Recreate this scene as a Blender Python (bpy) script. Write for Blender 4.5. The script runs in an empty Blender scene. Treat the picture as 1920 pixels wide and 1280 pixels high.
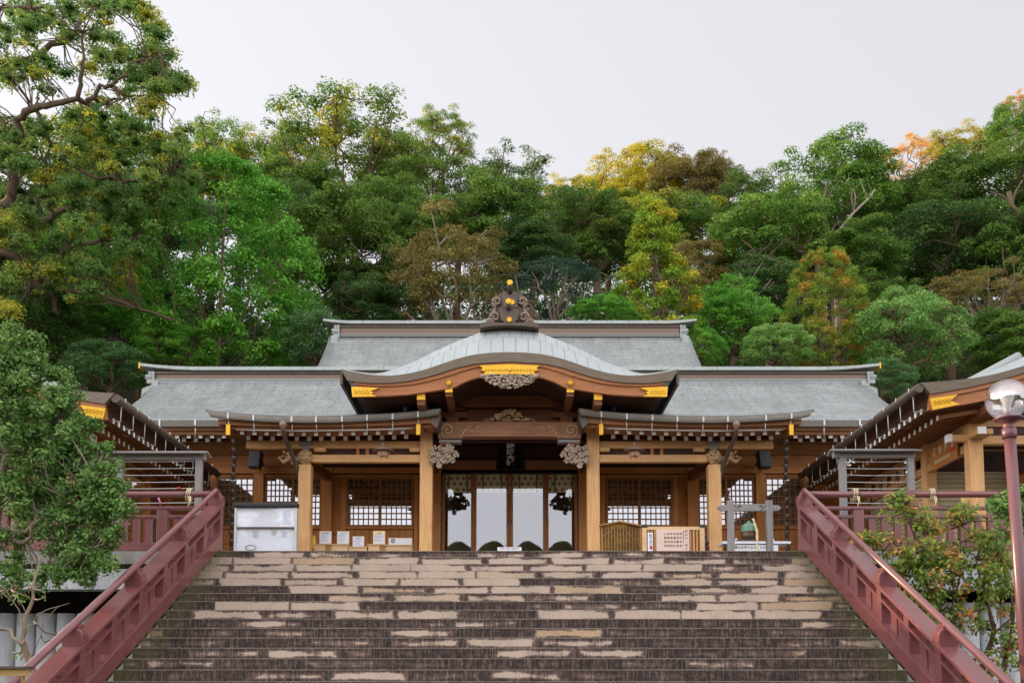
import bpy, math, random
import numpy as np
from mathutils import Vector, Matrix
random.seed(7)
C = bpy.context.scene
COL = C.collection
R = math.radians
# ---------------------------------------------------------------- camera
FPX, CX, PITCH = 1900.0, 957.0, 5.0
PY0 = 1290.0 - FPX*math.tan(R(PITCH))
cam_d = bpy.data.cameras.new('camera'); cam = bpy.data.objects.new('camera', cam_d); COL.objects.link(cam)
cam.location = (0, 0, 0); cam.rotation_euler = (R(90+PITCH), 0, 0)
cam_d.sensor_width = 36; cam_d.lens = FPX/1920*36
cam_d.shift_y = (PY0-640)/1920; cam_d.shift_x = (960-CX)/1920
cam_d.clip_start = .1; cam_d.clip_end = 2000
C.camera = cam
_c, _s = math.cos(R(PITCH)), math.sin(R(PITCH))
def at(px, py, Y):
    a = (px-CX)/FPX; u = (PY0-py)/FPX
    dy = _c-u*_s; dz = _s+u*_c; k = Y/dy
    return Vector((a*k, Y, dz*k))
def X(px, Y, py=860): return at(px, py, Y).x
def Z(py, Y): return at(CX, py, Y).z
# ---------------------------------------------------------------- world, sun, exposure
SUN_EL, SUN_AZ = 19.0, -66.0          # degrees; azimuth measured from +Y towards +X
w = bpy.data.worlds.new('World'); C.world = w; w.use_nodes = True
nt = w.node_tree; nt.nodes.clear()
sky = nt.nodes.new('ShaderNodeTexSky'); sky.sky_type = 'NISHITA'; sky.sun_disc = False
sky.sun_elevation = R(SUN_EL); sky.sun_rotation = R(SUN_AZ); sky.air_density = 1.0; sky.dust_density = 3.0; sky.ozone_density = 1.5
hs = nt.nodes.new('ShaderNodeHueSaturation'); hs.inputs['Saturation'].default_value = .22
mixw = nt.nodes.new('ShaderNodeMix'); mixw.data_type = 'RGBA'; mixw.inputs[0].default_value = .72
mixw.inputs[7].default_value = (9.0, 8.95, 9.5, 1)
bg = nt.nodes.new('ShaderNodeBackground'); bg.inputs[1].default_value = .1
ow = nt.nodes.new('ShaderNodeOutputWorld')
nt.links.new(sky.outputs[0], hs.inputs['Color']); nt.links.new(hs.outputs[0], mixw.inputs[6])
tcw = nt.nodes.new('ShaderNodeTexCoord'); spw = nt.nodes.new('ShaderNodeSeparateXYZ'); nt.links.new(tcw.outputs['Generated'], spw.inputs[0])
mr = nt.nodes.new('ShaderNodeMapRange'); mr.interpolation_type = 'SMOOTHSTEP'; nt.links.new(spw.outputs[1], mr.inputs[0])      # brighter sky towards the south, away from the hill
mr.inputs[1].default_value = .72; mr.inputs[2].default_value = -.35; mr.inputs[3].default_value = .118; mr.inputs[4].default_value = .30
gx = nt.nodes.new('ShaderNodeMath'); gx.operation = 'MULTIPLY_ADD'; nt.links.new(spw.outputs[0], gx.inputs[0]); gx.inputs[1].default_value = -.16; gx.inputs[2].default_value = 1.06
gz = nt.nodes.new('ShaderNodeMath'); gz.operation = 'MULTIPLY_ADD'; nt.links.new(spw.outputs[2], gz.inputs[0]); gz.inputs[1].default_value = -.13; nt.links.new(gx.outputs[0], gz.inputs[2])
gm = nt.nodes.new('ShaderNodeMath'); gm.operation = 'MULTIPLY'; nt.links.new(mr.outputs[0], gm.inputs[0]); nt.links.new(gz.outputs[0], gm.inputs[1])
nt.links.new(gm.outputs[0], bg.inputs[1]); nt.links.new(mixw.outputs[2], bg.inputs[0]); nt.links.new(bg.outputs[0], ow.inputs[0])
sd = bpy.data.lights.new('sun', 'SUN'); sd.energy = 5.0; sd.angle = R(.6); sd.color = (1, .74, .42)
sun = bpy.data.objects.new('sun', sd); COL.objects.link(sun)
_v = Vector((math.sin(R(SUN_AZ))*math.cos(R(SUN_EL)), math.cos(R(SUN_AZ))*math.cos(R(SUN_EL)), math.sin(R(SUN_EL))))
sun.rotation_euler = _v.to_track_quat('Z', 'Y').to_euler()
C.view_settings.view_transform = 'Standard'; C.view_settings.look = 'None'
C.view_settings.exposure = 0.0; C.view_settings.gamma = 1
C.cycles.max_bounces = 8; C.cycles.diffuse_bounces = 4; C.cycles.glossy_bounces = 4; C.cycles.transparent_max_bounces = 8

# ---------------------------------------------------------------- materials
def S(r, g, b, k=1.0):
    f = lambda c: ((c/255+.055)/1.055)**2.4 if c > 10 else c/255/12.92
    return (f(r)*k, f(g)*k, f(b)*k, 1)
MATS = {}
class NT:
    def __init__(s, name):
        s.m = bpy.data.materials.new(name); s.m.use_nodes = True; s.t = s.m.node_tree
        s.b = s.t.nodes['Principled BSDF']; s.out = s.t.nodes['Material Output']; MATS[name] = s.m
    def n(s, typ, **kw):
        n = s.t.nodes.new(typ)
        for k, v in kw.items():
            if hasattr(n, k): setattr(n, k, v)
            else: n.inputs[k].default_value = v
        return n
    def l(s, a, b): s.t.links.new(a, b)
    def coord(s, scale=(1, 1, 1), out='Object'):
        tc = s.n('ShaderNodeTexCoord'); mp = s.n('ShaderNodeMapping'); mp.inputs['Scale'].default_value = scale
        s.l(tc.outputs[out], mp.inputs[0]); return mp.outputs[0]
    def noise(s, vec, scale, detail=4, rough=.55):
        n = s.n('ShaderNodeTexNoise'); n.inputs['Scale'].default_value = scale; n.inputs['Detail'].default_value = detail
        n.inputs['Roughness'].default_value = rough; s.l(vec, n.inputs['Vector']); return n.outputs['Fac']
    def ramp(s, fac, stops):
        r = s.n('ShaderNodeValToRGB'); e = r.color_ramp.elements
        while len(e) < len(stops): e.new(.5)
        for i, (p, c) in enumerate(stops): e[i].position = p; e[i].color = c
        s.l(fac, r.inputs[0]); return r.outputs[0]
    def mix(s, fac, a, b, mode='MIX'):
        m = s.n('ShaderNodeMix', data_type='RGBA', blend_type=mode)
        for inp, v in ((m.inputs[0], fac), (m.inputs[6], a), (m.inputs[7], b)):
            if isinstance(v, (int, float, tuple)): inp.default_value = v
            else: s.l(v, inp)
        return m.outputs[2]
    def math(s, op, a, b=0, c=0, clamp=False):
        m = s.n('ShaderNodeMath', operation=op, use_clamp=clamp)
        for i, v in enumerate((a, b, c)):
            if isinstance(v, (int, float)): m.inputs[i].default_value = v
            else: s.l(v, m.inputs[i])
        return m.outputs[0]
    def bump(s, h, strength=.3, dist=.01):
        b = s.n('ShaderNodeBump'); b.inputs['Strength'].default_value = strength; b.inputs['Distance'].default_value = dist
        s.l(h, b.inputs['Height']); s.l(b.outputs[0], s.b.inputs['Normal'])
def sc(c, k): return (c[0]*k, c[1]*k, c[2]*k, 1)
def plain(name, col, rough=.6, metal=0, var=.25, nscale=3, bump=.15, spec=.5, stretch=(1, 1, 1)):
    t = NT(name); v = t.coord(stretch)
    a = t.noise(v, nscale, 5); b = t.noise(v, nscale*9, 3)
    f = t.math('ADD', t.math('MULTIPLY', a, .7), t.math('MULTIPLY', b, .3))
    t.l(t.ramp(f, [(.3, sc(col, 1-var)), (.7, sc(col, 1+var))]), t.b.inputs['Base Color'])
    t.b.inputs['Roughness'].default_value = rough; t.b.inputs['Metallic'].default_value = metal
    t.b.inputs['Specular IOR Level'].default_value = spec
    if bump: t.bump(b, bump, .01)
    return t.m
def wood(name, col, axis='x', rough=.6, var=.28, dark=.5):
    t = NT(name); st = {'x': (.6, 9, 9), 'y': (9, .6, 9), 'z': (9, 9, .6)}[axis]
    g = t.noise(t.coord(st), 2.2, 6, .65); g2 = t.noise(t.coord(tuple(q*5 for q in st)), 2.2, 3, .6)
    big = t.noise(t.coord((1, 1, 1)), .9, 4)
    f = t.math('ADD', t.math('MULTIPLY', g, .65), t.math('MULTIPLY', g2, .35))
    c = t.ramp(f, [(.32, sc(col, 1-var)), (.5, col), (.68, sc(col, 1+var*.8))])
    c = t.mix(t.math('MULTIPLY', t.math('SUBTRACT', big, .42, clamp=True), 1.6, clamp=True), c, (col[0]*dark, col[1]*dark*.93, col[2]*dark*.9, 1))
    t.l(c, t.b.inputs['Base Color']); t.b.inputs['Roughness'].default_value = rough
    t.b.inputs['Specular IOR Level'].default_value = .3
    t.bump(f, .25, .004); return t.m
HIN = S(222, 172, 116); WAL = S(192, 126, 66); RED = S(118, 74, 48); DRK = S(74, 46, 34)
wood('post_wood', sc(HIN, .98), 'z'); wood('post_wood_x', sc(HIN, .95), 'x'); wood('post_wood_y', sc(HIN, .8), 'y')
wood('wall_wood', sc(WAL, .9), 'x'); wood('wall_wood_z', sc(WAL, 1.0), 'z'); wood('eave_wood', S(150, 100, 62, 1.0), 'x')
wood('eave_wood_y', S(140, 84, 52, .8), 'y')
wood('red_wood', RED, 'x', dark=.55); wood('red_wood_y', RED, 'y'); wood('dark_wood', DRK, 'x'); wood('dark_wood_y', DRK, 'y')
wood('barge_wood', S(178, 118, 76, .9), 'x', dark=.75); wood('grey_wood', S(150, 146, 142, .9), 'z', var=.35, dark=.7); wood('grey_wood_x', S(150, 146, 142, .9), 'x', var=.35, dark=.7)
wood('pale_wood', S(222, 186, 142, .95), 'x', dark=.85); wood('lattice_wood', S(170, 112, 62, .85), 'z')
wood('beam_wood', S(158, 112, 82, .9), 'x', var=.5, dark=.6)
wood('board_wood', S(172, 128, 60, .9), 'z')
plain('carving', S(180, 160, 140, .9), .8, var=.35, nscale=14, bump=.5)
plain('carving_tan', S(196, 164, 118, .95), .8, var=.5, nscale=20, bump=.6)
plain('rafter_white', S(232, 228, 220), .7, var=.06)
plain('gold_leaf', S(226, 174, 50), .32, metal=.55, var=.15, nscale=30, bump=.6)
plain('black_lacquer', S(28, 27, 28), .25, var=.2)
plain('plaque_black', S(26, 25, 25), .75, var=.2, spec=.2)
plain('black_metal', S(34, 34, 36), .4, var=.2)
plain('letter_cream', S(222, 205, 170), .6, var=.1); plain('letter_dark', S(48, 36, 28), .7, var=.1); plain('letter_grey', S(120, 100, 96), .7, var=.1)
plain('letter_red', S(190, 50, 40), .7, var=.1); plain('letter_blue', S(120, 135, 180), .7, var=.1)
plain('dark_copper', S(92, 78, 68), .5, metal=.3, var=.3, nscale=5, bump=.2)
plain('chain_metal', S(78, 68, 60), .5, metal=.5, var=.3, nscale=8)
plain('galvanised', S(196, 198, 196), .4, metal=.35, var=.12, nscale=8)
plain('lantern_metal', S(134, 112, 98), .5, metal=.4, var=.25, nscale=20)
plain('lantern_pink', S(196, 150, 128), .5, metal=.2, var=.2, nscale=20)
plain('maroon_paint', S(128, 76, 76, .9), .24, var=.16, nscale=3.5, bump=.05, spec=.65)
plain('lamp_maroon', S(118, 74, 76, .88), .3, var=.1, nscale=2, bump=.03)
plain('concrete', S(150, 148, 140, .9), .9, var=.4, nscale=1.6, bump=.3, stretch=(1.6, 1.6, .5))
plain('pale_concrete', S(196, 198, 200, .9), .9, var=.3, nscale=1.5, bump=.3, stretch=(2, 2, .4))
plain('void_concrete', S(60, 56, 52), .9, var=.3)
plain('paving', S(150, 142, 130, .9), .9, var=.25, nscale=3)
plain('soil', S(58, 52, 34, .8), .95, var=.5, nscale=1.2, bump=.6)
plain('paper_white', S(236, 236, 240), .7, var=.03, bump=0); plain('paper_yellow', S(240, 224, 130), .7, var=.03, bump=0)
plain('pink_board', S(226, 196, 180), .6, var=.05, bump=0); plain('cream_shutter', S(196, 182, 142, .95), .5, var=.1, nscale=4)
plain('plaster', S(208, 196, 180, .9), .9, var=.08); plain('rope', S(214, 200, 160), .9, var=.2, nscale=40)
plain('verdigris', S(110, 150, 126, .85), .7, metal=.1, var=.35, nscale=10, bump=.4); plain('bell_bronze', S(104, 80, 64), .35, metal=.6, var=.35, nscale=9)
plain('board_paper', S(228, 231, 238), .25, var=.03, nscale=1, bump=0)
plain('pink_ribbon', S(225, 130, 170), .6, var=.05); plain('red_ribbon', S(200, 70, 60), .6, var=.05)
plain('bark', S(112, 88, 66, .8), .9, var=.4, nscale=5, bump=.8, stretch=(3, 3, .6)); plain('pale_bark', S(150, 136, 116, .85), .9, var=.35, nscale=6, bump=.6)
plain('brown_bark', S(104, 84, 64, .8), .9, var=.4, nscale=5, bump=.8)
plain('cushion', S(40, 46, 52), .8, var=.2)
plain('fence_wood', S(170, 140, 84), .8, var=.3, nscale=3, stretch=(.5, 4, 4))

def copper_roof(name, bw, bh, col=S(160, 167, 170), line=.45, dirt=.35, tv=.07, st=2.2):
    t = NT(name); v = t.coord((1, 1, 1), 'UV')
    br = t.n('ShaderNodeTexBrick'); br.inputs['Scale'].default_value = 1; br.inputs['Brick Width'].default_value = bw; br.inputs['Row Height'].default_value = bh
    br.inputs['Mortar Size'].default_value = .011; br.inputs['Mortar Smooth'].default_value = .4; br.inputs['Bias'].default_value = -.2
    br.inputs['Color1'].default_value = sc(col, 1-tv); br.inputs['Color2'].default_value = sc(col, 1+tv); br.inputs['Mortar'].default_value = sc(col, line)
    t.l(v, br.inputs['Vector'])
    n1 = t.noise(t.coord((1.2, .5, 1), 'UV'), 1.5, 6, .65); n2 = t.noise(t.coord((9, 2.2, 1), 'UV'), 1.5, 4, .6)
    c = t.mix(t.math('MULTIPLY', t.math('SUBTRACT', n1, .42, clamp=True), 2.4, clamp=True), br.outputs[0], sc(col, 1-dirt), 'MIX')
    c = t.mix(t.math('MULTIPLY', t.math('SUBTRACT', n2, .5, clamp=True), st, clamp=True), c, S(104, 106, 98, .75))
    t.l(c, t.b.inputs['Base Color']); t.b.inputs['Roughness'].default_value = .5; t.b.inputs['Metallic'].default_value = .1
    t.bump(t.math('SUBTRACT', 1, br.outputs['Fac']), .5, .012); return t.m
copper_roof('copper_shingles', .62, .125, S(150, 153, 150), line=.42, dirt=.5, tv=.10, st=2.8); copper_roof('copper_tiles_large', .27, .62, S(168, 174, 172), .5, .15, tv=.02, st=.7)
copper_roof('copper_cap', .9, 5, S(172, 178, 172), .8, .25)
def layered(name, col, n_scale):
    t = NT(name); v = t.coord((1, 1, 1), 'UV'); sep = t.n('ShaderNodeSeparateXYZ'); t.l(v, sep.inputs[0])
    wv = t.math('FRACT', t.math('MULTIPLY', sep.outputs[1], n_scale))
    g = t.noise(t.coord((1.5, 20, 1), 'UV'), 2, 4)
    line = t.math('LESS_THAN', wv, .16)
    c = t.ramp(g, [(.3, sc(col, .75)), (.7, sc(col, 1.25))]); c = t.mix(t.math('MULTIPLY', line, .6), c, sc(col, .35))
    t.l(c, t.b.inputs['Base Color']); t.b.inputs['Roughness'].default_value = .6; t.b.inputs['Metallic'].default_value = .15
    t.bump(wv, .3, .01); return t.m
layered('layered_copper', S(118, 104, 86), 22); layered('ridge_copper', S(158, 134, 114), 3); layered('fascia_copper', S(128, 120, 108), 3)
# reflective window glass
def glass(name, refl, transp):
    t = NT(name); gl = t.n('ShaderNodeBsdfGlossy'); gl.inputs['Roughness'].default_value = .015; gl.inputs['Color'].default_value = (.93, .94, .97, 1)
    n = t.noise(t.coord((1, 1, .5)), 1.1, 2); bp = t.n('ShaderNodeBump'); bp.inputs['Strength'].default_value = .05; bp.inputs['Distance'].default_value = .02
    t.l(n, bp.inputs['Height']); t.l(bp.outputs[0], gl.inputs['Normal'])
    if transp: o = t.n('ShaderNodeBsdfTransparent')
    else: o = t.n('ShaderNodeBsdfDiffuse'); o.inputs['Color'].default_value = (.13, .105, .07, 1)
    mx = t.n('ShaderNodeMixShader'); mx.inputs[0].default_value = refl
    t.l(o.outputs[0], mx.inputs[1]); t.l(gl.outputs[0], mx.inputs[2]); t.l(mx.outputs[0], t.out.inputs[0]); return t.m
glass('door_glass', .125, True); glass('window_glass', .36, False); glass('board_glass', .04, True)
glass('globe_glass', .30, True)
t = NT('bulb_glass'); t.b.inputs['Base Color'].default_value = S(225, 225, 225); t.b.inputs['Roughness'].default_value = .15
# dotted curtain
t = NT('dotted_curtain'); v = t.coord((1, 1, 1), 'UV'); sep = t.n('ShaderNodeSeparateXYZ'); t.l(v, sep.inputs[0])
row = t.math('FLOOR', t.math('DIVIDE', sep.outputs[1], .15)); off = t.math('MULTIPLY', t.math('MODULO', row, 2), .5)
fx = t.math('SUBTRACT', t.math('FRACT', t.math('ADD', t.math('DIVIDE', sep.outputs[0], .16), off)), .5)
fy = t.math('SUBTRACT', t.math('FRACT', t.math('DIVIDE', sep.outputs[1], .15)), .5)
d = t.math('SQRT', t.math('ADD', t.math('MULTIPLY', fx, fx), t.math('MULTIPLY', fy, fy)))
c = t.mix(t.math('LESS_THAN', d, .27), S(250, 240, 190), S(176, 132, 70)); t.l(c, t.b.inputs['Base Color']); t.b.inputs['Roughness'].default_value = .8
# stone steps
t = NT('step_stone')
uv = t.n('ShaderNodeUVMap'); uv.uv_map = 'local'; s1 = t.n('ShaderNodeSeparateXYZ'); t.l(uv.outputs[0], s1.inputs[0])
at1 = t.n('ShaderNodeAttribute'); at1.attribute_name = 'blk'; s2 = t.n('ShaderNodeSeparateColor'); t.l(at1.outputs['Color'], s2.inputs[0])
u, vv = s1.outputs[0], s1.outputs[1]; wl, dk, hue = s2.outputs[0], s2.outputs[1], s2.outputs[2]
du = t.math('MINIMUM', u, t.math('SUBTRACT', wl, u)); dv = t.math('MINIMUM', vv, t.math('SUBTRACT', .15, vv))
dv = t.math('MINIMUM', vv, t.math('MULTIPLY', t.math('SUBTRACT', .15, vv), .8))
core = t.math('MINIMUM', t.math('DIVIDE', du, .10, clamp=True), t.math('DIVIDE', dv, .052, clamp=True))
na = t.noise(t.coord((1.1, 1, 3.2)), 1.7, 5, .6); nb = t.noise(t.coord((22, 1, 2.2)), 1.8, 4, .6); nc = t.noise(t.coord((1, 1, 1)), 22, 4, .6)
val = t.math('ADD', core, t.math('MULTIPLY', t.math('SUBTRACT', na, .5), 2.8))
val = t.math('ADD', val, t.math('MULTIPLY', t.math('SUBTRACT', nb, .5), .75))
val = t.math('ADD', val, t.math('MULTIPLY', t.math('SUBTRACT', nc, .5), .3))
val = t.math('SUBTRACT', val, dk)
mask = t.n('ShaderNodeMapRange'); mask.interpolation_type = 'SMOOTHSTEP'; t.l(val, mask.inputs[0]); mask.inputs[1].default_value = .28; mask.inputs[2].default_value = .62
beige = t.mix(hue, S(200, 180, 162, .84), S(192, 164, 130, .84)); beige = t.mix(t.math('MULTIPLY', t.math('SUBTRACT', nb, .45, clamp=True), .9), beige, S(120, 100, 84))
darkc = t.ramp(t.math('ADD', t.math('MULTIPLY', nb, .6), t.math('MULTIPLY', nc, .4)), [(.34, S(28, 22, 20)), (.5, S(60, 47, 43)), (.68, S(116, 98, 86))])
soft = t.n('ShaderNodeMapRange'); soft.interpolation_type = 'SMOOTHSTEP'; t.l(val, soft.inputs[0]); soft.inputs[1].default_value = -.35; soft.inputs[2].default_value = .5
c = t.mix(t.math('MULTIPLY', soft.outputs[0], .38), darkc, S(146, 122, 110)); c = t.mix(mask.outputs[0], c, beige)
ux = t.n('ShaderNodeTexCoord'); s3 = t.n('ShaderNodeSeparateXYZ'); t.l(ux.outputs['Object'], s3.inputs[0])
moss = t.math('MULTIPLY', t.math('SUBTRACT', t.math('ABSOLUTE', s3.outputs[0]), 4.55, clamp=True), 2.2, clamp=True)
moss = t.math('MULTIPLY', moss, t.math('MULTIPLY', nc, 1.3, clamp=True))
c = t.mix(moss, c, S(92, 90, 52)); t.l(c, t.b.inputs['Base Color']); t.b.inputs['Roughness'].default_value = .9; t.bump(nc, .35, .01)
plain('nosing_stone', S(124, 114, 102, .9), .9, var=.6, nscale=4)
plain('mortar', S(124, 124, 112, .9), .95, var=.5, nscale=4)
plain('leaf_litter', S(60, 62, 26, .8), .9, var=.6, nscale=3)

# leaves: colour varies by leaf and by clump (attributes stored on the crown mesh)
LK = 1.14
def leafmat(name, c0, c1, c2=None, trans=.3, k=1.0):
    t = NT(name); a = t.n('ShaderNodeAttribute'); a.attribute_name = 'lv'; s = t.n('ShaderNodeSeparateColor'); t.l(a.outputs['Color'], s.inputs[0])
    oi = t.n('ShaderNodeObjectInfo')
    f = t.math('ADD', t.math('MULTIPLY', s.outputs[0], .55), t.math('MULTIPLY', s.outputs[1], .45))
    col = t.ramp(f, [(.22, sc(c0, k*LK)), (.85, sc(c1, k*LK))])
    if c2 is not None: col = t.mix(t.math('MULTIPLY', t.math('SUBTRACT', s.outputs[2], .67, clamp=True), 6, clamp=True), col, sc(c2, k*LK))
    br = t.n('ShaderNodeHueSaturation'); t.l(col, br.inputs['Color']); t.l(t.math('ADD', .85, t.math('MULTIPLY', oi.outputs['Random'], .3)), br.inputs['Value'])
    df = t.n('ShaderNodeBsdfDiffuse'); tr = t.n('ShaderNodeBsdfTranslucent'); gl = t.n('ShaderNodeBsdfGlossy'); gl.inputs['Roughness'].default_value = .5
    gl.inputs['Color'].default_value = (.6, .65, .6, 1)
    t.l(br.outputs[0], df.inputs[0]); g = t.n('ShaderNodeGamma'); g.inputs[1].default_value = .75; t.l(br.outputs[0], g.inputs[0]); t.l(g.outputs[0], tr.inputs[0])
    m1 = t.n('ShaderNodeMixShader'); m1.inputs[0].default_value = trans; t.l(df.outputs[0], m1.inputs[1]); t.l(tr.outputs[0], m1.inputs[2])
    m2 = t.n('ShaderNodeMixShader'); m2.inputs[0].default_value = .03; t.l(m1.outputs[0], m2.inputs[1]); t.l(gl.outputs[0], m2.inputs[2])
    t.l(m2.outputs[0], t.out.inputs[0]); t.t.nodes.remove(t.b); return t.m
leafmat('leaf_deep', S(52, 84, 26), S(114, 142, 52), k=1.0)
leafmat('leaf_dark', S(40, 70, 28), S(88, 118, 50))
leafmat('leaf_mid', S(58, 100, 28), S(124, 156, 58))
leafmat('leaf_bright', S(60, 122, 28), S(120, 174, 60))
leafmat('leaf_blue', S(54, 94, 46), S(108, 146, 84))
leafmat('leaf_pale', S(84, 130, 52), S(144, 178, 92))
leafmat('leaf_olive', S(108, 96, 40), S(160, 138, 74), S(96, 112, 44))
leafmat('leaf_yellow', S(150, 150, 24), S(224, 190, 34), S(96, 130, 36), trans=.5)  # evening sun on the crowns, painted in as golden leaf colour
leafmat('leaf_orange', S(196, 140, 50), S(226, 170, 90), S(170, 150, 60), trans=.45)
leafmat('leaf_cedar', S(92, 132, 30), S(160, 172, 44), S(206, 166, 40))
leafmat('leaf_rust', S(88, 128, 34), S(150, 160, 52), S(196, 124, 44))
leafmat('leaf_oldcamphor_sun_tint', S(62, 100, 36), S(122, 154, 68), S(204, 184, 44), trans=.55)  # yellow third colour paints the sunlit glow inside the crown
leafmat('leaf_autumn', S(92, 128, 44), S(162, 168, 74), S(206, 134, 76), trans=.35)
leafmat('leaf_gloss', S(62, 102, 38), S(142, 178, 92), S(96, 130, 66))
leafmat('leaf_camphor', S(58, 96, 28), S(120, 148, 50), S(206, 180, 36), trans=.55)  # golden clumps stand in for low sun on the treetops
leafmat('leaf_teal', S(34, 64, 48), S(66, 96, 74))

# ---------------------------------------------------------------- mesh helpers
def link(name, me, parent=None):
    o = bpy.data.objects.new(name, me); COL.objects.link(o)
    if parent is not None: o.parent = parent
    return o
def tag(o, label=None, cat=None, group=None, kind=None):
    if label: o['label'] = label
    if cat: o['category'] = cat
    if group: o['group'] = group
    if kind: o['kind'] = kind
    return o
def thing(name, loc, label, cat, group=None):
    o = link(name, None); o.location = loc; o.empty_display_size = .2
    return tag(o, label, cat, group)
class MB:
    def __init__(s): s.v = []; s.f = []; s.mi = []; s.uv = {}; s.sm = []; s.cur = 0; s.smooth = False
    def face(s, idx, uv=None):
        s.f.append(idx); s.mi.append(s.cur); s.sm.append(s.smooth)
        if uv: s.uv[len(s.f)-1] = uv
    def box(s, x0, x1, y0, y1, z0, z1):
        if x0 > x1: x0, x1 = x1, x0
        if y0 > y1: y0, y1 = y1, y0
        if z0 > z1: z0, z1 = z1, z0
        b = len(s.v)
        s.v += [(x, y, z) for z in (z0, z1) for y in (y0, y1) for x in (x0, x1)]
        for q in ((0, 2, 3, 1), (4, 5, 7, 6), (0, 1, 5, 4), (2, 6, 7, 3), (0, 4, 6, 2), (1, 3, 7, 5)): s.face([b+i for i in q])
        return s
    def beam(s, p0, p1, w, h, up=(0, 0, 1)):
        p0, p1 = Vector(p0), Vector(p1); d = (p1-p0).normalized(); up = Vector(up)
        sd = d.cross(up)
        if sd.length < 1e-4: sd = d.cross(Vector((0, 1, 0)))
        sd.normalize(); u = sd.cross(d).normalized(); b = len(s.v)
        for p in (p0, p1):
            for a, c in ((-1, -1), (1, -1), (1, 1), (-1, 1)): s.v.append(tuple(p+sd*(a*w/2)+u*(c*h/2)))
        for q in ((3, 2, 1, 0), (4, 5, 6, 7), (0, 1, 5, 4), (1, 2, 6, 5), (2, 3, 7, 6), (3, 0, 4, 7)): s.face([b+i for i in q])
        return s
    def tube(s, pts, rad, n=8, cap=True):
        pts = [Vector(p) for p in pts]
        if not isinstance(rad, (list, tuple)): rad = [rad]*len(pts)
        sm = s.smooth; rings = []
        ref = Vector((0, 0, 1)) if abs((pts[1]-pts[0]).normalized().z) < .9 else Vector((0, 1, 0))
        for i, p in enumerate(pts):
            d = (pts[min(i+1, len(pts)-1)]-pts[max(i-1, 0)]).normalized()
            a = d.cross(ref)
            if a.length < 1e-4: a = d.cross(Vector((1, 0, 0)))
            a.normalize(); c = a.cross(d); b = len(s.v); rings.append(b)
            for k in range(n):
                t = 2*math.pi*k/n; s.v.append(tuple(p+a*(math.cos(t)*rad[i])+c*(math.sin(t)*rad[i])))
        s.smooth = True
        for i in range(len(rings)-1):
            for k in range(n):
                a, b = rings[i], rings[i+1]; k2 = (k+1) % n
                s.face([a+k, b+k, b+k2, a+k2])
        s.smooth = sm
        if cap: s.face([rings[0]+k for k in range(n)]); s.face([rings[-1]+k for k in reversed(range(n))])
        return s
    def lathe(s, prof, c, n=16, axis='z'):
        b = len(s.v); s_sm = s.smooth; s.smooth = True
        for r, h in prof:
            for k in range(n):
                t = 2*math.pi*k/n; a, d = r*math.cos(t), r*math.sin(t)
                p = (c[0]+a, c[1]+d, c[2]+h) if axis == 'z' else (c[0]+a, c[1]-h, c[2]+d)
                s.v.append(p)
        for i in range(len(prof)-1):
            for k in range(n):
                k2 = (k+1) % n; s.face([b+i*n+k, b+i*n+k2, b+(i+1)*n+k2, b+(i+1)*n+k])
        s.smooth = s_sm
        s.face([b+k for k in reversed(range(n))]); s.face([b+(len(prof)-1)*n+k for k in range(n)])
        return s
    def prism(s, poly, y0, y1):            # poly in xz, extruded along y (y0 front)
        b = len(s.v); n = len(poly)
        for y in (y0, y1): s.v += [(x, y, z) for x, z in poly]
        s.face([b+i for i in range(n)]); s.face([b+n+i for i in reversed(range(n))])
        for i in range(n):
            j = (i+1) % n; s.face([b+i, b+n+i, b+n+j, b+j])
        return s
    def band(s, top, bot, y0, y1):         # two xz polylines with the same number of points -> a slab
        b = len(s.v); n = len(top); sm = s.smooth
        L = [0]
        for i in range(1, n): L.append(L[-1]+math.dist(top[i], top[i-1]))
        for y in (y0, y1):
            s.v += [(x, y, z) for x, z in top]; s.v += [(x, y, z) for x, z in bot]
        for i in range(n-1):
            h0 = math.dist(top[i], bot[i]); h1 = math.dist(top[i+1], bot[i+1])
            s.face([b+n+i, b+n+i+1, b+i+1, b+i], [(L[i], 0), (L[i+1], 0), (L[i+1], h1), (L[i], h0)])
            o = b+2*n; s.face([o+i, o+i+1, o+n+i+1, o+n+i])
            D = y1-y0
            s.face([b+i, b+i+1, o+i+1, o+i], [(L[i], 0), (L[i+1], 0), (L[i+1], D), (L[i], D)])
            s.face([b+n+i, o+n+i, o+n+i+1, b+n+i+1], [(L[i], 0), (L[i], D), (L[i+1], D), (L[i+1], 0)])
        for i in (0, n-1): s.face([b+i, b+2*n+i, b+3*n+i, b+n+i])
        return s
    def grid(s, rows, uvk=1.0, flip=False):  # lofted sheet with arc-length uv
        b = len(s.v); m = len(rows[0]); sm = s.smooth; s.smooth = True
        P = [[Vector(p) for p in r] for r in rows]
        for r in P: s.v += [tuple(p) for p in r]
        V = [0]; mid = m//2
        for i in range(1, len(P)): V.append(V[-1]+(P[i][mid]-P[i-1][mid]).length)
        Us = []
        for r in P:
            L = [0]
            for j in range(1, m): L.append(L[-1]+(r[j]-r[j-1]).length)
            h = L[-1]/2; Us.append([q-h for q in L])
        for i in range(len(P)-1):
            for j in range(m-1):
                q = [b+i*m+j, b+i*m+j+1, b+(i+1)*m+j+1, b+(i+1)*m+j]
                u = [(Us[i][j]*uvk, V[i]*uvk), (Us[i][j+1]*uvk, V[i]*uvk), (Us[i+1][j+1]*uvk, V[i+1]*uvk), (Us[i+1][j]*uvk, V[i+1]*uvk)]
                if flip: q.reverse(); u.reverse()
                s.face(q, u)
        s.smooth = sm
        return s
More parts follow.
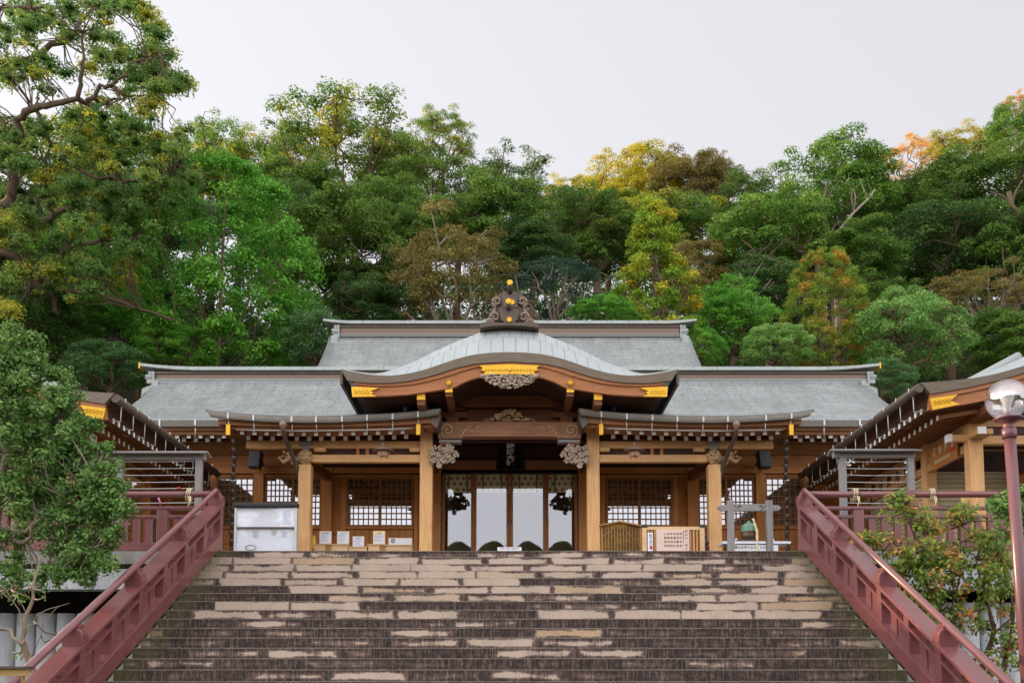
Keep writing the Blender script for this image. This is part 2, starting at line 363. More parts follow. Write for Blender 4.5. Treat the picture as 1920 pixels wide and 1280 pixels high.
    def sphere(s, c, r, n=10, m=6, sq=(1, 1, 1)):
        b = len(s.v); sm = s.smooth; s.smooth = True
        for i in range(m+1):
            ph = math.pi*i/m
            for k in range(n):
                t = 2*math.pi*k/n
                s.v.append((c[0]+r*sq[0]*math.sin(ph)*math.cos(t), c[1]+r*sq[1]*math.sin(ph)*math.sin(t), c[2]+r*sq[2]*math.cos(ph)))
        for i in range(m):
            for k in range(n):
                k2 = (k+1) % n; s.face([b+i*n+k, b+(i+1)*n+k, b+(i+1)*n+k2, b+i*n+k2])
        s.smooth = sm; return s
    def mesh(s, name, mats, off=(0, 0, 0)):
        me = bpy.data.meshes.new(name); ox, oy, oz = off
        me.from_pydata([(x-ox, y-oy, z-oz) for x, y, z in s.v], [], s.f)
        if isinstance(mats, str): mats = [mats]
        for m in mats: me.materials.append(MATS[m])
        me.polygons.foreach_set('material_index', s.mi); me.polygons.foreach_set('use_smooth', s.sm)
        if s.uv:
            l = me.uv_layers.new(name='UVMap')
            for fi, uv in s.uv.items():
                p = me.polygons[fi]
                for k, li in enumerate(p.loop_indices): l.data[li].uv = uv[k]
        me.update(); return me
    def build(s, name, mats, parent=None, bevel=0):
        off = parent_world(parent)
        o = link(name, s.mesh(name, mats, off), parent)
        if bevel:
            bv = o.modifiers.new('bevel', 'BEVEL'); bv.width = bevel; bv.segments = 2; bv.limit_method = 'ANGLE'
        return o
def parent_world(p):
    v = Vector((0, 0, 0))
    while p is not None: v += p.location; p = p.parent
    return tuple(v)
def bx(name, mat, par, *a, bevel=0): return MB().box(*a).build(name, mat, par, bevel)
def text(s, size, loc, mat, parent, name='lettering', rot=(90, 0, 0), extrude=.004, spacing=1.0, sx=1, bold=0, align='CENTER'):
    c = bpy.data.curves.new('t', 'FONT'); c.body = s; c.size = size; c.align_x = align; c.align_y = 'CENTER'; c.extrude = extrude; c.space_line = spacing
    c.resolution_u = 2; c.offset = bold
    o = bpy.data.objects.new('t', c); COL.objects.link(o); bpy.context.view_layer.update()
    me = bpy.data.meshes.new_from_object(o.evaluated_get(bpy.context.evaluated_depsgraph_get())); bpy.data.objects.remove(o)
    me.materials.clear(); me.materials.append(MATS[mat])
    n = link(name, me, parent); pw = Vector(parent_world(parent)); n.location = Vector(loc)-pw; n.rotation_euler = [R(a) for a in rot]; n.scale = (sx, 1, 1)
    return n
def lerp(a, b, t): return a+(b-a)*t
def interp(x, pts): return float(np.interp(x, [p[0] for p in pts], [p[1] for p in pts]))
# ---------------------------------------------------------------- ground, stairs, platform
Y0, PZ, RI, TR = 17.15, 2.339, .15, .31
GZ = PZ-26*RI
NS = 26
SW = 5.0
SE = 5.26
def hill(x, y):
    x = np.asarray(x, float); y = np.asarray(y, float)
    base = np.where(y < 20, GZ, np.where(y < 21.5, GZ+(PZ-.4-GZ)*(y-20)/1.5, PZ-.4))
    side = np.clip((np.abs(x)-12)/10, 0, 1)*2.0
    t = np.clip(y-(33-side), 0, 36)
    h = .60*t+.9*np.sin(x*.13+1)*np.clip(t/10, 0, 1)+.7*np.sin(y*.21+x*.07)*np.clip(t/10, 0, 1)
    lift = np.clip((-x-2)/28, 0, 1)*.10+np.clip((x-12)/22, 0, 1)*.06-.03
    h = h+lift*t
    h = np.where((y > 24) & (np.abs(x) > 13), h+np.clip((np.abs(x)-13)*.25, 0, 3)*np.clip((y-24)/6, 0, 1), h)
    return np.where(y < 20, GZ, base+h)
xs = np.concatenate([np.linspace(-400, -62, 10), np.arange(-60, 61, 2), np.linspace(62, 400, 10)])
ys = np.concatenate([np.linspace(-300, -12, 10), np.arange(-10, 19, 4), np.array([19.9, 20.7, 21.6]), np.arange(23, 105, 2), np.linspace(108, 500, 8)])
XX, YY = np.meshgrid(xs, ys); ZZ = hill(XX, YY)
g = MB(); m = len(xs)
g.v = [(float(a), float(b), float(c)) for a, b, c in zip(XX.ravel(), YY.ravel(), ZZ.ravel())]
g.smooth = True
for i in range(len(ys)-1):
    for j in range(m-1): g.face([i*m+j, i*m+j+1, (i+1)*m+j+1, (i+1)*m+j])
tag(g.build('hillside_ground', 'soil'), kind='structure')
# stairs: each riser is a course of separate stone blocks, one mesh
rng = random.Random(11)
verts, faces, mids, luv, blk = [], [], [], [], []
def quad(p, mi, uv=None, b=(1, 0, 0)):
    i = len(verts); verts.extend(p); faces.append((i, i+1, i+2, i+3)); mids.append(mi)
    luv.extend(uv or [(0, 0)]*4); blk.extend([b]*4)
for k in range(NS):
    z1 = PZ-k*RI; z0 = z1-RI; yf = Y0-k*TR; gap = .011; ch = .007
    quad([(-SE, yf+.008, z0-.01), (SE, yf+.008, z0-.01), (SE, yf+.008, z1-.004), (-SE, yf+.008, z1-.004)], 1)
    x = -SE-rng.random()*.6
    while x < SE:
        wd = rng.choice([.93, .97, 1.0, 1.05, 1.1]); a, b_ = max(x, -SE), min(x+wd-gap, SE)
        if b_-a > .05:
            cx_ = (a+b_)/2
            rows = max(0, 1-abs(k)/16)
            base = -.05 if k < 4 else (-.02 if k < 9 else .32)
            base += .22*max(0, cx_)/5 + (.15 if k >= 4 and k < 9 else 0)*(cx_ > 1)
            if k == 0: base = .35+.3*abs(cx_)/5
            dk = base+rng.uniform(-.5, .6)
            if k < 4 and k > 0 and cx_ < 1.5: dk = rng.uniform(-.45, .25)
            if 4 <= k < 9 and rng.random() < .22: dk = 1.2
            if k >= 9: dk = rng.choice([1.4, 1.1, .95, .85, .7, .5, .25]) + (.15 if cx_ > 2 else 0)
            dk = max(-.4, dk)
            hue = rng.random()**8
            o = rng.uniform(-.004, .004); B = (b_-a, max(0, dk*.5+.2), hue)  # re-expanded in the shader-free data
            B = (b_-a, dk, hue); y = yf+o; z1j = z1+rng.uniform(-.002, .001)
            quad([(a, y, z0), (b_, y, z0), (b_, y, z1j-ch), (a, y, z1j-ch)], 0, [(0, 0), (b_-a, 0), (b_-a, RI-ch), (0, RI-ch)], B)
            quad([(a, y, z1j-ch), (b_, y, z1j-ch), (b_, y+ch, z1j), (a, y+ch, z1j)], 2, None, (b_-a, .2, hue))
            quad([(a, y+ch, z1j), (b_, y+ch, z1j), (b_, yf+TR+.02, z1j), (a, yf+TR+.02, z1j)], 0, [(0, .06), (b_-a, .06), (b_-a, .09), (0, .09)], (b_-a, .4, hue))
            quad([(b_, y, z0), (b_, y+.012, z0), (b_, y+.012, z1j), (b_, y, z1j-ch)], 0, None, (1, 2, 0))
            quad([(a, y+.012, z0), (a, y, z0), (a, y, z1j-ch), (a, y+.012, z1j)], 0, None, (1, 2, 0))
        x += wd
me = bpy.data.meshes.new('stairs'); me.from_pydata(verts, [], faces); me.materials.append(MATS['step_stone']); me.materials.append(MATS['mortar']); me.materials.append(MATS['nosing_stone'])
me.polygons.foreach_set('material_index', mids)
uvl = me.uv_layers.new(name='local'); uvl.data.foreach_set('uv', [c for p in luv for c in p])
ca = me.attributes.new('blk', 'FLOAT_COLOR', 'CORNER'); ca.data.foreach_set('color', [c for p in blk for c in (*p, 1)])
tag(link('stairs', me), kind='structure')
# body under the stairs, side cheeks
m_ = MB()
for s in (-1, 1):
    m_.face([len(m_.v)+i for i in range(4)] if s > 0 else [len(m_.v)+i for i in (3, 2, 1, 0)])
    yb = Y0-NS*TR
    m_.v += [(s*(SW+.005), yb, GZ), (s*(SW+.005), Y0+.3, GZ), (s*(SW+.005), Y0+.3, PZ), (s*(SW+.005), yb, GZ+.02)]
tag(m_.build('stair_side_wall', 'concrete'), kind='structure')
p = MB().box(-40, 40, Y0+.305, 33, PZ-.35, PZ-.005)
tag(p.build('platform', 'paving'), kind='structure')
p = MB()
for s in (-1, 1):
    p.box(s*(SW+.01), s*40, Y0+.02, Y0+.30, PZ-.22, PZ-.004)
tag(p.build('platform_edge', 'concrete'), kind='structure')
p = MB()
for s in (-1, 1):
    p.box(s*(SW+.01), s*(10.3 if s < 0 else 40), Y0+.10, Y0+.5, Z(1104, Y0+.1), PZ-.30)
    p.box(s*10.3, s*10.9, Y0+.05, Y0+1.2, GZ, PZ-.30)
tag(p.build('platform_girder', 'pale_concrete'), kind='structure')
tag(MB().box(-40, 40, 19.6, 19.95, GZ-.2, PZ-.36).build('retaining_wall', 'void_concrete'), kind='structure')
# fluted concrete walls under the platform
for s, a, b_ in ((-1, 6.9, 12), (1, 6.6, 12)):
    p = MB(); x = a; Yw = 18.2 if s < 0 else 17.75
    while x < b_:
        pts = []
        p.tube([(s*x, Yw, GZ), (s*x, Yw, Z(1150, Yw) if s < 0 else PZ-.85)], .17, 10)
        x += .36
    p.box(s*a, s*b_, Yw+.05, Yw+.2, GZ, (Z(1150, Yw) if s < 0 else PZ-.9))
    tag(p.build('fluted_wall', 'pale_concrete'), 'fluted grey concrete wall under the platform at the '+('left' if s < 0 else 'right')+' of the stairs', 'wall')

# railings
SL = RI/TR
def nose(y): return PZ-(Y0-y)*SL
def stair_rail(s):
    xc = s*(SW+.14)
    r = thing('stair_railing', (xc, Y0-4, nose(Y0-4)), 'maroon painted steel railing sloping down the %s side of the stone stairs' % ('left' if s < 0 else 'right'), 'railing', 'maroon stair railings')
    ya, yb = Y0+.22, Y0-NS*TR+.2; YN = Y0+.36
    M = 'maroon_paint'
    def sl(name, h0, h1, wd, e=0):
        b = MB(); a = yb-e; c = Y0+.30
        poly = [(a, nose(a)+h0), (c, nose(c)+h0), (c, nose(c)+h1), (a, nose(a)+h1)]
        i = len(b.v)
        for xx in (xc-wd/2, xc+wd/2): b.v += [(xx, y, z) for y, z in poly]
        for q in ((3, 2, 1, 0), (4, 5, 6, 7), (0, 1, 5, 4), (1, 2, 6, 5), (2, 3, 7, 6), (3, 0, 4, 7)): b.face([i+j for j in q])
        return b.build(name, M, r, .006)
    sl('stringer', -.03, .20, .26); sl('middle_rail', .49, .53, .2); sl('top_beam', .655, .705, .25)
    b = MB(); b.smooth = True
    y1 = Y0+.24
    b.tube([(xc, yb-.3, nose(yb-.3)+.945), (xc, YN-.10, nose(YN-.10)+.945), (xc, YN-.02, PZ+1.11), (xc+s*.06, YN+.03, PZ+1.07), (xc+s*.14, YN+.04, PZ+1.05)], .046, 14)
    b.build('handrail', M, r)
    y = YN; i = 0
    while y > yb:
        zb = nose(y); top = i % 2 == 0
        n = 'post' if top else 'half_post'; b = MB()
        yy0, yy1 = y-.075, y+.075
        b.box(xc-.105, xc+.105, yy0, yy1, zb+.16 if i else PZ, zb+(.66 if top else .66))
        if top:
            zt = zb+.70
            b.prism([(xc-.105, zt-.05), (xc+.105, zt-.05), (xc+.125, zt+.02), (xc+.125, zt+.10), (xc+.105, zt+.15), (xc+.07, zt+.17), (xc-.07, zt+.17), (xc-.105, zt+.15), (xc-.125, zt+.10), (xc-.125, zt+.02)], yy0-.02, yy1+.02)
            b.box(xc-.06, xc+.06, yy0+.02, yy1-.02, zt+.165, zt+.19)
            b.box(xc-.05, xc+.05, yy0-.0, yy1+.06, zt+.185, zt+.235)
        b.build(n, M, r, .012)
        if i == 0: pass
        for yq in (y-.075-.20-.10, y-.075-.20-.20-.05-.10):
            if yq-.04 < yb: continue
            zq = nose(yq)
            MB().box(xc-.045, xc+.045, yq-.10, yq+.10, zq+.14, zq+.5).build('baluster', M, r)
        y -= .925; i += 1
    return r
for s in (-1, 1): stair_rail(s)
def terrace_rail(s):
    yc = Y0+.36; xa = SW+.14
    r = thing('terrace_railing', (s*(xa+2.5), yc, PZ), 'maroon railing along the platform edge to the %s of the stair head' % ('left' if s < 0 else 'right'), 'railing', 'maroon platform railings')
    M = 'maroon_paint'; xb = 13.5
    MB().tube([(s*(xa+.1), yc+.04, PZ+1.05), (s*xb, yc+.04, PZ+1.05)], .056, 14).build('handrail', M, r)
    for n, a, b_, wd in (('upper_rail', .77, .82, .16), ('middle_rail', .62, .67, .12), ('bottom_rail', .04, .18, .2)):
        MB().box(s*(xa+.05), s*xb, yc-wd/2, yc+wd/2, PZ+a, PZ+b_).build(n, M, r, .006)
    x = xa+.925*.0; i = 0
    while x < xb:
        if i > 0:
            b = MB().box(s*x-.09, s*x+.09, yc-.07, yc+.07, PZ+.18, PZ+.77)
            if i % 2 == 0:
                b.box(s*x-.12, s*x+.12, yc-.11, yc+.11, PZ+.82, PZ+.96); b.box(s*x-.06, s*x+.06, yc-.06, yc+.06, PZ+.96, PZ+1.0); b.box(s*x-.08, s*x+.08, yc-.04, yc+.10, PZ+.99, PZ+1.12)
            b.build('post' if i % 2 == 0 else 'half_post', M, r, .012)
        for q in range(3):
            xq = x+.925*(q+1.1)/4.2
            if xq < xb: MB().box(s*xq-.055, s*xq+.055, yc-.04, yc+.04, PZ+.18, PZ+.63).build('baluster', M, r)
        x += .925; i += 1
for s in (-1, 1): terrace_rail(s)
# ---------------------------------------------------------------- shrine hall
CY, WY, EY, RY = 22.9, 25.6, 24.3, 27.8
hall = thing('shrine_hall', (0, WY, PZ), 'wide wooden shrine hall with grey copper roofs and curved central gable atop the steps', 'shrine')
def mx(px): return 2*955.7-px          # mirror in the hall's middle
XC = X(955.7, 21.5)
# main roof
def roof(name, prof, xa, xb, mat, par, lift=0.0, under='eave_wood', th=.12, n=28):
    rows = []
    for i in range(17):
        t = i/16; y = prof[0][0]+(prof[-1][0]-prof[0][0])*t; z = interp(y, prof)
        rows.append([(lerp(xa, xb, j/n), y, z+lift*abs(2*j/n-1)**4) for j in range(n+1)])
    b = MB().grid(rows); o = b.build(name, [mat, under], par)
    so = o.modifiers.new('thickness', 'SOLIDIFY'); so.thickness = th; so.offset = -1; so.material_offset = 1; so.material_offset_rim = 1
    return o
def smooth_prof(pts):
    ys = [p[0] for p in pts]; co = np.polyfit(ys, [p[1] for p in pts], min(3, len(pts)-1))
    return [(float(y), float(np.polyval(co, y))) for y in np.linspace(ys[0], ys[-1], 17)]
xe = X(196, EY, 788)
mp = smooth_prof([(EY, Z(788, EY)), (25.6, Z(765, 25.6)), (26.8, Z(742, 26.8)), (27.6, Z(718, 27.6)), (27.9, Z(708, 27.9))])
roof('main_roof', mp, xe, -xe+2*XC*0, 'copper_shingles', hall)
zr = mp[-1][1]
bp = [(RY+.1, zr), (RY+1.6, zr-.9), (31.2, Z(716, 31))]
roof('back_slope', bp, xe, -xe, 'copper_shingles', hall)
# ridge of the main roof
def ridge(par, Y, pl, pr, ytop, ycap, yb, tip, tipx, tag_gold=True, nm='roof_ridge'):
    xl, xr = X(pl, Y, yb), X(pr, Y, yb); r = MB().box(xl, xr, Y, Y+.5, Z(yb, Y)-.12, Z(ycap, Y)).build(nm, 'ridge_copper', par)
    b = MB()
    hgt = Z(ycap, Y)-Z(yb, Y)
    for f, o_, hh in ((.10, .05, .022), (.24, .03, .02)):
        zz = Z(yb, Y)+hgt*f; b.box(xl-.03, xr+.03, Y-o_, Y+.5, zz-hh/2, zz+hh/2)
    zz = Z(yb, Y)+hgt*.82; MB().box(xl-.03, xr+.03, Y-.05, Y+.49, zz-.02, zz+.02).build('ridge_moulding', 'dark_copper', r)
    b.build('ridge_moulding', 'galvanised' if 0 else 'copper_cap', r)
    n = 40; top, bot = [], []
    xtl, xtr = X(tipx, Y, tip), X(mx(tipx), Y, tip)
    for i in range(n+1):
        x = lerp(xtl, xtr, i/n); e = max(0, abs(2*i/n-1)-.86)/.14; zz = Z(ytop, Y)+(Z(tip, Y)-Z(ytop, Y))*e**1.6
        top.append((x, zz)); bot.append((x, zz-(Z(ytop, Y)-Z(ycap, Y))*(1-.25*e)))
    MB().band(top, bot, Y-.12, Y+.62).build('ridge_cap', 'copper_cap', r)
    for s in (-1, 1):
        xq = (xl-.02, xr+.02)[s > 0]; zt, zb = Z(ycap, Y), Z(yb, Y); h = zt-zb
        b = MB()
        b.box(xq, xq+s*.05, Y-.08, Y+.5, zb-.15, zt-.02); b.box(xq+s*.05, xq+s*.2, Y-.02, Y+.4, zt-h*.3, zt)
        b.tube([(xq+s*.02, Y+.02, zt-h*.48), (xq+s*.27, Y+.02, zt-h*.48)], h*.2, 14)
        b.box(xq+s*.02, xq+s*.28, Y-.08, Y+.3, zt-h*.74, zt-h*.68); b.box(xq+s*.02, xq+s*.22, Y-.06, Y+.3, zb-.05, zt-h*.7)
        if tag_gold == 2:
            b.box(xq+s*.02, xq+s*.25, Y-.3, Y+.2, zb-.34, zb-.02)
        else:
            q_ = [(X(a if s < 0 else mx(a), Y-.3), Z(c, Y-.3)) for a, c in ((283.8, 713), (291.5, 713), (291.5, 722), (286.6, 730.5), (276.8, 733.4), (273.2, 733.4), (266.9, 737.6), (260.3, 745.6), (261.7, 728.4), (271, 724.2), (277.5, 722.8))]
            b.prism(q_ if s > 0 else q_[::-1], Y-.3, Y+.1)
        if 0:
            b.tube([(xq+s*.08, Y-.02, zb-.02), (xq+s*.14, Y-.12, zb-.10), (xq+s*.24, Y-.35, zb-.20), (xq+s*.24, Y-.75, zb-.40), (xq+s*.22, Y-1.15, zb-.62)], [.13, .12, .11, .08, .04], 8)
        b.build('ridge_end', 'copper_cap', r, .02)
        if tag_gold == 1:
            xt = (xtl, xtr)[s > 0]; zz = Z(tip, Y)
            MB().box(xt-.015, xt+.02, Y-.13, Y+.2, zz-.15, zz+.02).build('gold_tip', 'gold_leaf', r)
    return r
ridge(hall, RY, 292, 1624, 689.5, 696, 716, 683, 264)
# rear roof
ry0, ry1 = 30.6, 33.6
rp = smooth_prof([(ry0, Z(712, ry0)), (31.6, Z(688, 31.6)), (32.6, Z(662, 32.6)), (33.6, Z(632, 33.6))])
roof('rear_roof', rp, X(600, 32, 660), -X(600, 32, 660)+X(955.7, 32)*2, 'copper_shingles', hall)
ridge(hall, ry1, 638, 1274, 603, 608.5, 633, 599.5, 607, nm='rear_ridge', tag_gold=2)
MB().box(-5.2, 5.2, 32.2, 36, PZ, Z(706, 33)).build('rear_wall', 'wall_wood', hall)
b = MB(); zt = Z(632, 33.6)
rows = [[(lerp(-6.2, 6.2, j/8), 33.7+3*i/4, zt-2.2*(i/4)) for j in range(9)] for i in range(5)]
o = MB().grid(rows).build('rear_back_slope', 'copper_shingles', hall)
# ---- main eave: fascia, boards, rafters on both wings
def wing_eave(s):
    sg = lambda px: px if s < 0 else mx(px)
    xa, xb = X(sg(190), EY), X(sg(640), EY)
    MB().box(xa, xb, EY-.05, EY+.02, Z(799, EY-.05), Z(788, EY-.05)+.01).build('eave_fascia', 'fascia_copper', hall)
    MB().box(xa, xb, EY+.06, EY+.5, Z(806, EY+.06), Z(799, EY+.06)).build('eave_board', 'eave_wood', hall)
    MB().box(xa, xb, EY+.16, EY+.6, Z(814, EY+.16), Z(806, EY+.16)-.003).build('eave_board', 'eave_wood', hall)
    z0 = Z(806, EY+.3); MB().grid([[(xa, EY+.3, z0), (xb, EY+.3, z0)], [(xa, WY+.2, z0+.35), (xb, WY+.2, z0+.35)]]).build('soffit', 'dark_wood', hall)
    for row, (py, yo, p0) in enumerate(((817.5, .26, 287), (824.5, .55, 278))):
        px = p0
        while px < 425:
            x = X(sg(px), EY+yo); z = Z(py, EY+yo); b = MB()
            b.beam((x, EY+yo, z), (x, EY+yo+(.3 if row == 0 else 1.0), z+.28*(.3 if row == 0 else 1.0)), .09, .09); b.cur = 1; b.box(x-.048, x+.048, EY+yo-.012, EY+yo-.001, z-.048, z+.048)
            b.build('rafter', ['eave_wood_y', 'rafter_white'], hall); px += 22
    for px in (296, 363, 253):
        x = X(sg(px), EY-.1); b = MB().box(x-.02, x+.02, EY-.07, EY-.055, Z(798, EY), Z(788, EY)+.01); b.tube([(x, EY-.03, Z(798, EY)), (x, EY-.02, Z(820, EY))], .01, 6)
        b.build('gutter_strap', 'galvanised', hall)
for s in (-1, 1): wing_eave(s)
# ---- canopy roofs left and right of the gable
KY = 21.9
def canopy(s):
    sg = lambda px: px if s < 0 else mx(px)
    top = [(383, 768.5), (400, 771.5), (425, 774.5), (474, 778.2), (520, 780.3), (580, 781.2), (640, 780.2), (678, 778.4), (740, 775.5), (790, 771), (824, 766.5)]
    pxs = np.linspace(383, 824, 31); tz = [interp(p, top) for p in pxs]
    W = lambda p, py, Y: (X(sg(p), Y), Z(py, Y))
    cr = MB()
    T = [W(p, t_, KY) for p, t_ in zip(pxs, tz)]; B = [W(383+(p-383)*.955+8 if p < 600 else 824-(824-p)*.985-2, t_+10.5, KY) for p, t_ in zip(pxs, tz)]
    if s > 0: T.reverse(); B.reverse()
    c0 = cr.band(T, B, KY, KY+.1).build('canopy_fascia', 'fascia_copper', hall)
    # roof sheet rising back to the main eave
    rows = []
    for i in range(9):
        y = KY+(EY+.5-KY)*i/8; rows.append([(x, y, z+.022*(1-i/8)+(.262*(y-KY))-(z-T[15][1])*(i/8)*.8) for x, z in T])
    o = MB().grid(rows).build('canopy_roof', ['copper_shingles', 'eave_wood'], hall)
    so = o.modifiers.new('thickness', 'SOLIDIFY'); so.thickness = .06; so.offset = -1; so.material_offset = 1
    # eave boards under the fascia
    for k, (a, b_, yo, e) in enumerate(((10.5, 19, .14, 24), (19, 27, .24, 40))):
        ps = np.linspace(383+e, 824-6-k*4, 25)
        t1 = [W(p, interp(p, top)*.75+780*.25+a, KY+yo) for p in ps]; b1 = [W(p, interp(p, top)*.6+780*.4+b_, KY+yo) for p in ps]
        if s > 0: t1.reverse(); b1.reverse()
        MB().band(t1, b1, KY+yo, KY+yo+.5).build('eave_board', 'eave_wood', hall)
    # soffit
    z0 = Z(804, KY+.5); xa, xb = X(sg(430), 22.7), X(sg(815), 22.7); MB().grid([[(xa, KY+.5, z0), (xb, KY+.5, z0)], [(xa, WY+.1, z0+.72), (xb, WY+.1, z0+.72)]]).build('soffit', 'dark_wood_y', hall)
    for row, (py0, yo, p0, p1, st) in enumerate(((812.5, .36, 453, 776, 23.2), (822.5, .75, 465, 776, 22.8))):
        px = p0
        while px < p1:
            x = X(sg(px), KY+yo); pz = py0+(interp(px, top)-781)*.55; z = Z(pz, KY+yo); b = MB()
            L_ = .42 if row == 0 else 2.2; b.beam((x, KY+yo, z), (x, KY+yo+L_, z+.27*L_), .084, .09); b.cur = 1; b.box(x-.045, x+.045, KY+yo-.012, KY+yo-.001, z-.048, z+.048)
            b.build('rafter', ['eave_wood_y', 'rafter_white'], hall); px += st
    for px in (425, 473, 545, 591, 640, 687, 735, 783):
        x = X(sg(px), KY-.02); t_ = interp(px, top)
        b = MB().box(x-.018, x+.018, KY-.016, KY-.004, Z(t_+10, KY), Z(t_, KY)+.005); b.tube([(x, KY+.06, Z(t_+11, KY)), (x, KY+.08, Z(809, KY+.06))], .009, 6)
        b.build('gutter_strap', 'galvanised', hall)
    b = MB().tube([(X(sg(441), KY+.2), KY+.2, Z(805.5, KY+.2)), (X(sg(560), KY+.2), KY+.2, Z(807.5, KY+.2)), (X(sg(680), KY+.2), KY+.2, Z(806, KY+.2)), (X(sg(775), KY+.2), KY+.2, Z(803, KY+.2))], .014, 6)
    b.build('snow_rail', 'galvanised', hall)
    # gold cap pieces at the ends of the verge boards
    for px, py, y1 in ((427, 803, 26), (784, 802.5, 26)):
        x = X(sg(px), KY+.1); b = MB().box(x-.045, x+.045, KY+.06, KY+.12, Z(py+10.5, KY), Z(py-9, KY)); b.build('gold_cap', 'gold_leaf', hall)
    b = MB(); x0 = X(sg(427), KY+.2); x1 = X(sg(455), KY+.9)
    b.beam((x0, KY+.13, Z(804, KY+.13)), (x1, KY+1.2, Z(806, KY+1.2)), .09, .2); b.build('verge_board', 'eave_wood_y', hall)
    b = MB(); x0 = X(sg(786), KY+.2); x1 = X(sg(803), CY-.2)
    b.beam((x0, KY+.13, Z(803, KY+.13)), (x1, CY-.1, Z(800, CY)), .11, .2); b.build('verge_board', 'eave_wood_y', hall)
    # green-edged end of the canopy toward the gable
    pl = [W(812, 775.5, 1), W(824, 767, 1), W(831, 784, 1), W(824, 806, 1), W(815, 800, 1)]
    pl = [(X(sg(a), KY+.12), Z(b2, KY+.12)) for a, b2 in ((810, 777), (824, 767.5), (826, 780), (819, 802), (806, 792))]
    if s > 0: pl.reverse()
    MB().prism(pl, KY+.12, KY+.9).build('canopy_end', 'verdigris' if 0 else 'dark_copper', hall)
    # beams
    MB().box(X(sg(462), CY), X(sg(790), CY), CY-.06, CY+.1, Z(841, CY), Z(828, CY)).build('eave_beam', 'post_wood_x', hall)
    MB().box(X(sg(586), CY), X(sg(790), CY), CY-.08, CY+.1, Z(867, CY), Z(853.5, CY)).build('tie_beam', 'post_wood_x', hall)
    MB().box(X(sg(590), CY), X(sg(788), CY), CY+.04, CY+.08, Z(854, CY), Z(840, CY)).build('frieze_board', 'dark_wood', hall)
    for px in (671, 689): MB().box(X(sg(px-3), CY+.02), X(sg(px+3), CY+.02), CY-.03, CY+.08, Z(853.5, CY), Z(840, CY)).build('strut', 'wall_wood_z', hall)
    for a, b_ in ((590, 612), (768, 788)): MB().box(X(sg(a), CY), X(sg(b_), CY), CY-.12, CY+.1, Z(848, CY), Z(839, CY)).build('bracket', 'post_wood_x', hall, .03)
    # columns
    for px, y0c, wpx in ((574, 872, 24), (800, 795, 24)):
        x = X(sg(px), CY); h = .145
        MB().box(x-h, x+h, CY-h, CY+h, PZ, Z(y0c, CY)).build('column', 'post_wood', hall, .02)
        MB().box(x-.2, x+.2, CY-.2, CY+.2, PZ, PZ+.12).build('column_base', 'concrete', hall, .02)
    # brace from the column back to the wall post
    x = X(sg(574), CY)
    MB().beam((x, CY, Z(868, CY)), (X(sg(618), WY), WY-.05, Z(894, WY)), .16, .22).build('brace', 'eave_wood_y', hall)
    xi = X(sg(800), CY)
    MB().beam((xi, CY, Z(866, CY)), (X(sg(817), WY), WY-.05, Z(880, WY)), .16, .22).build('brace', 'eave_wood_y', hall)
    # bracket block and carved lion head on the outer column
    MB().box(x-.16, x+.16, CY-.12, CY+.12, Z(836, CY), Z(829, CY)).build('bracket_block', 'rafter_white' if 0 else 'grey_wood_x', hall, .02)
    MB().box(x-.08, x+.08, CY-.1, CY+.1, Z(846, CY), Z(836, CY)).build('bracket_block', 'grey_wood_x', hall, .01)
    rg = random.Random(3); b = MB(); zc = Z(859, CY)
    b.sphere((x, CY-.05, zc), .15, 12, 8, (1, 1, 1.05))
    for k in range(46):
        a = rg.uniform(0, 6.28); e = rg.uniform(-1.2, 1.2); rr = .155
        b.sphere((x+rr*math.cos(a)*math.cos(e), CY-.05-abs(rr*math.sin(a)*math.cos(e)), zc+rr*math.sin(e)), rg.uniform(.025, .045), 6, 4)
    b.sphere((x, CY-.22, zc-.05), .06, 8, 5, (1.1, 1, .7)); b.sphere((x-.05, CY-.2, zc+.04), .025, 6, 4); b.sphere((x+.05, CY-.2, zc+.04), .025, 6, 4)
    b.build('carved_lion_head', 'carving_tan', hall)
    b = MB()
    for k in range(26):
        t = k/25; px = 566-42*t; cy_ = 858+8*math.sin(t*6)+2*t; b.sphere((X(sg(px), CY), CY+rg.uniform(-.06, .06), Z(cy_+rg.uniform(-5, 5), CY)), rg.uniform(.03, .06)*(1-.3*t), 6, 4)
    b.tube([(X(sg(566), CY), CY, Z(862, CY)), (X(sg(545), CY), CY, Z(858, CY)), (X(sg(531), CY), CY, Z(866, CY)), (X(sg(526), CY), CY, Z(860, CY)), (X(sg(530), CY), CY, Z(855, CY))], [.07, .06, .045, .035, .03], 8)
    b.build('carved_nose_beam', 'carving_tan', hall)
for s in (-1, 1): canopy(s)
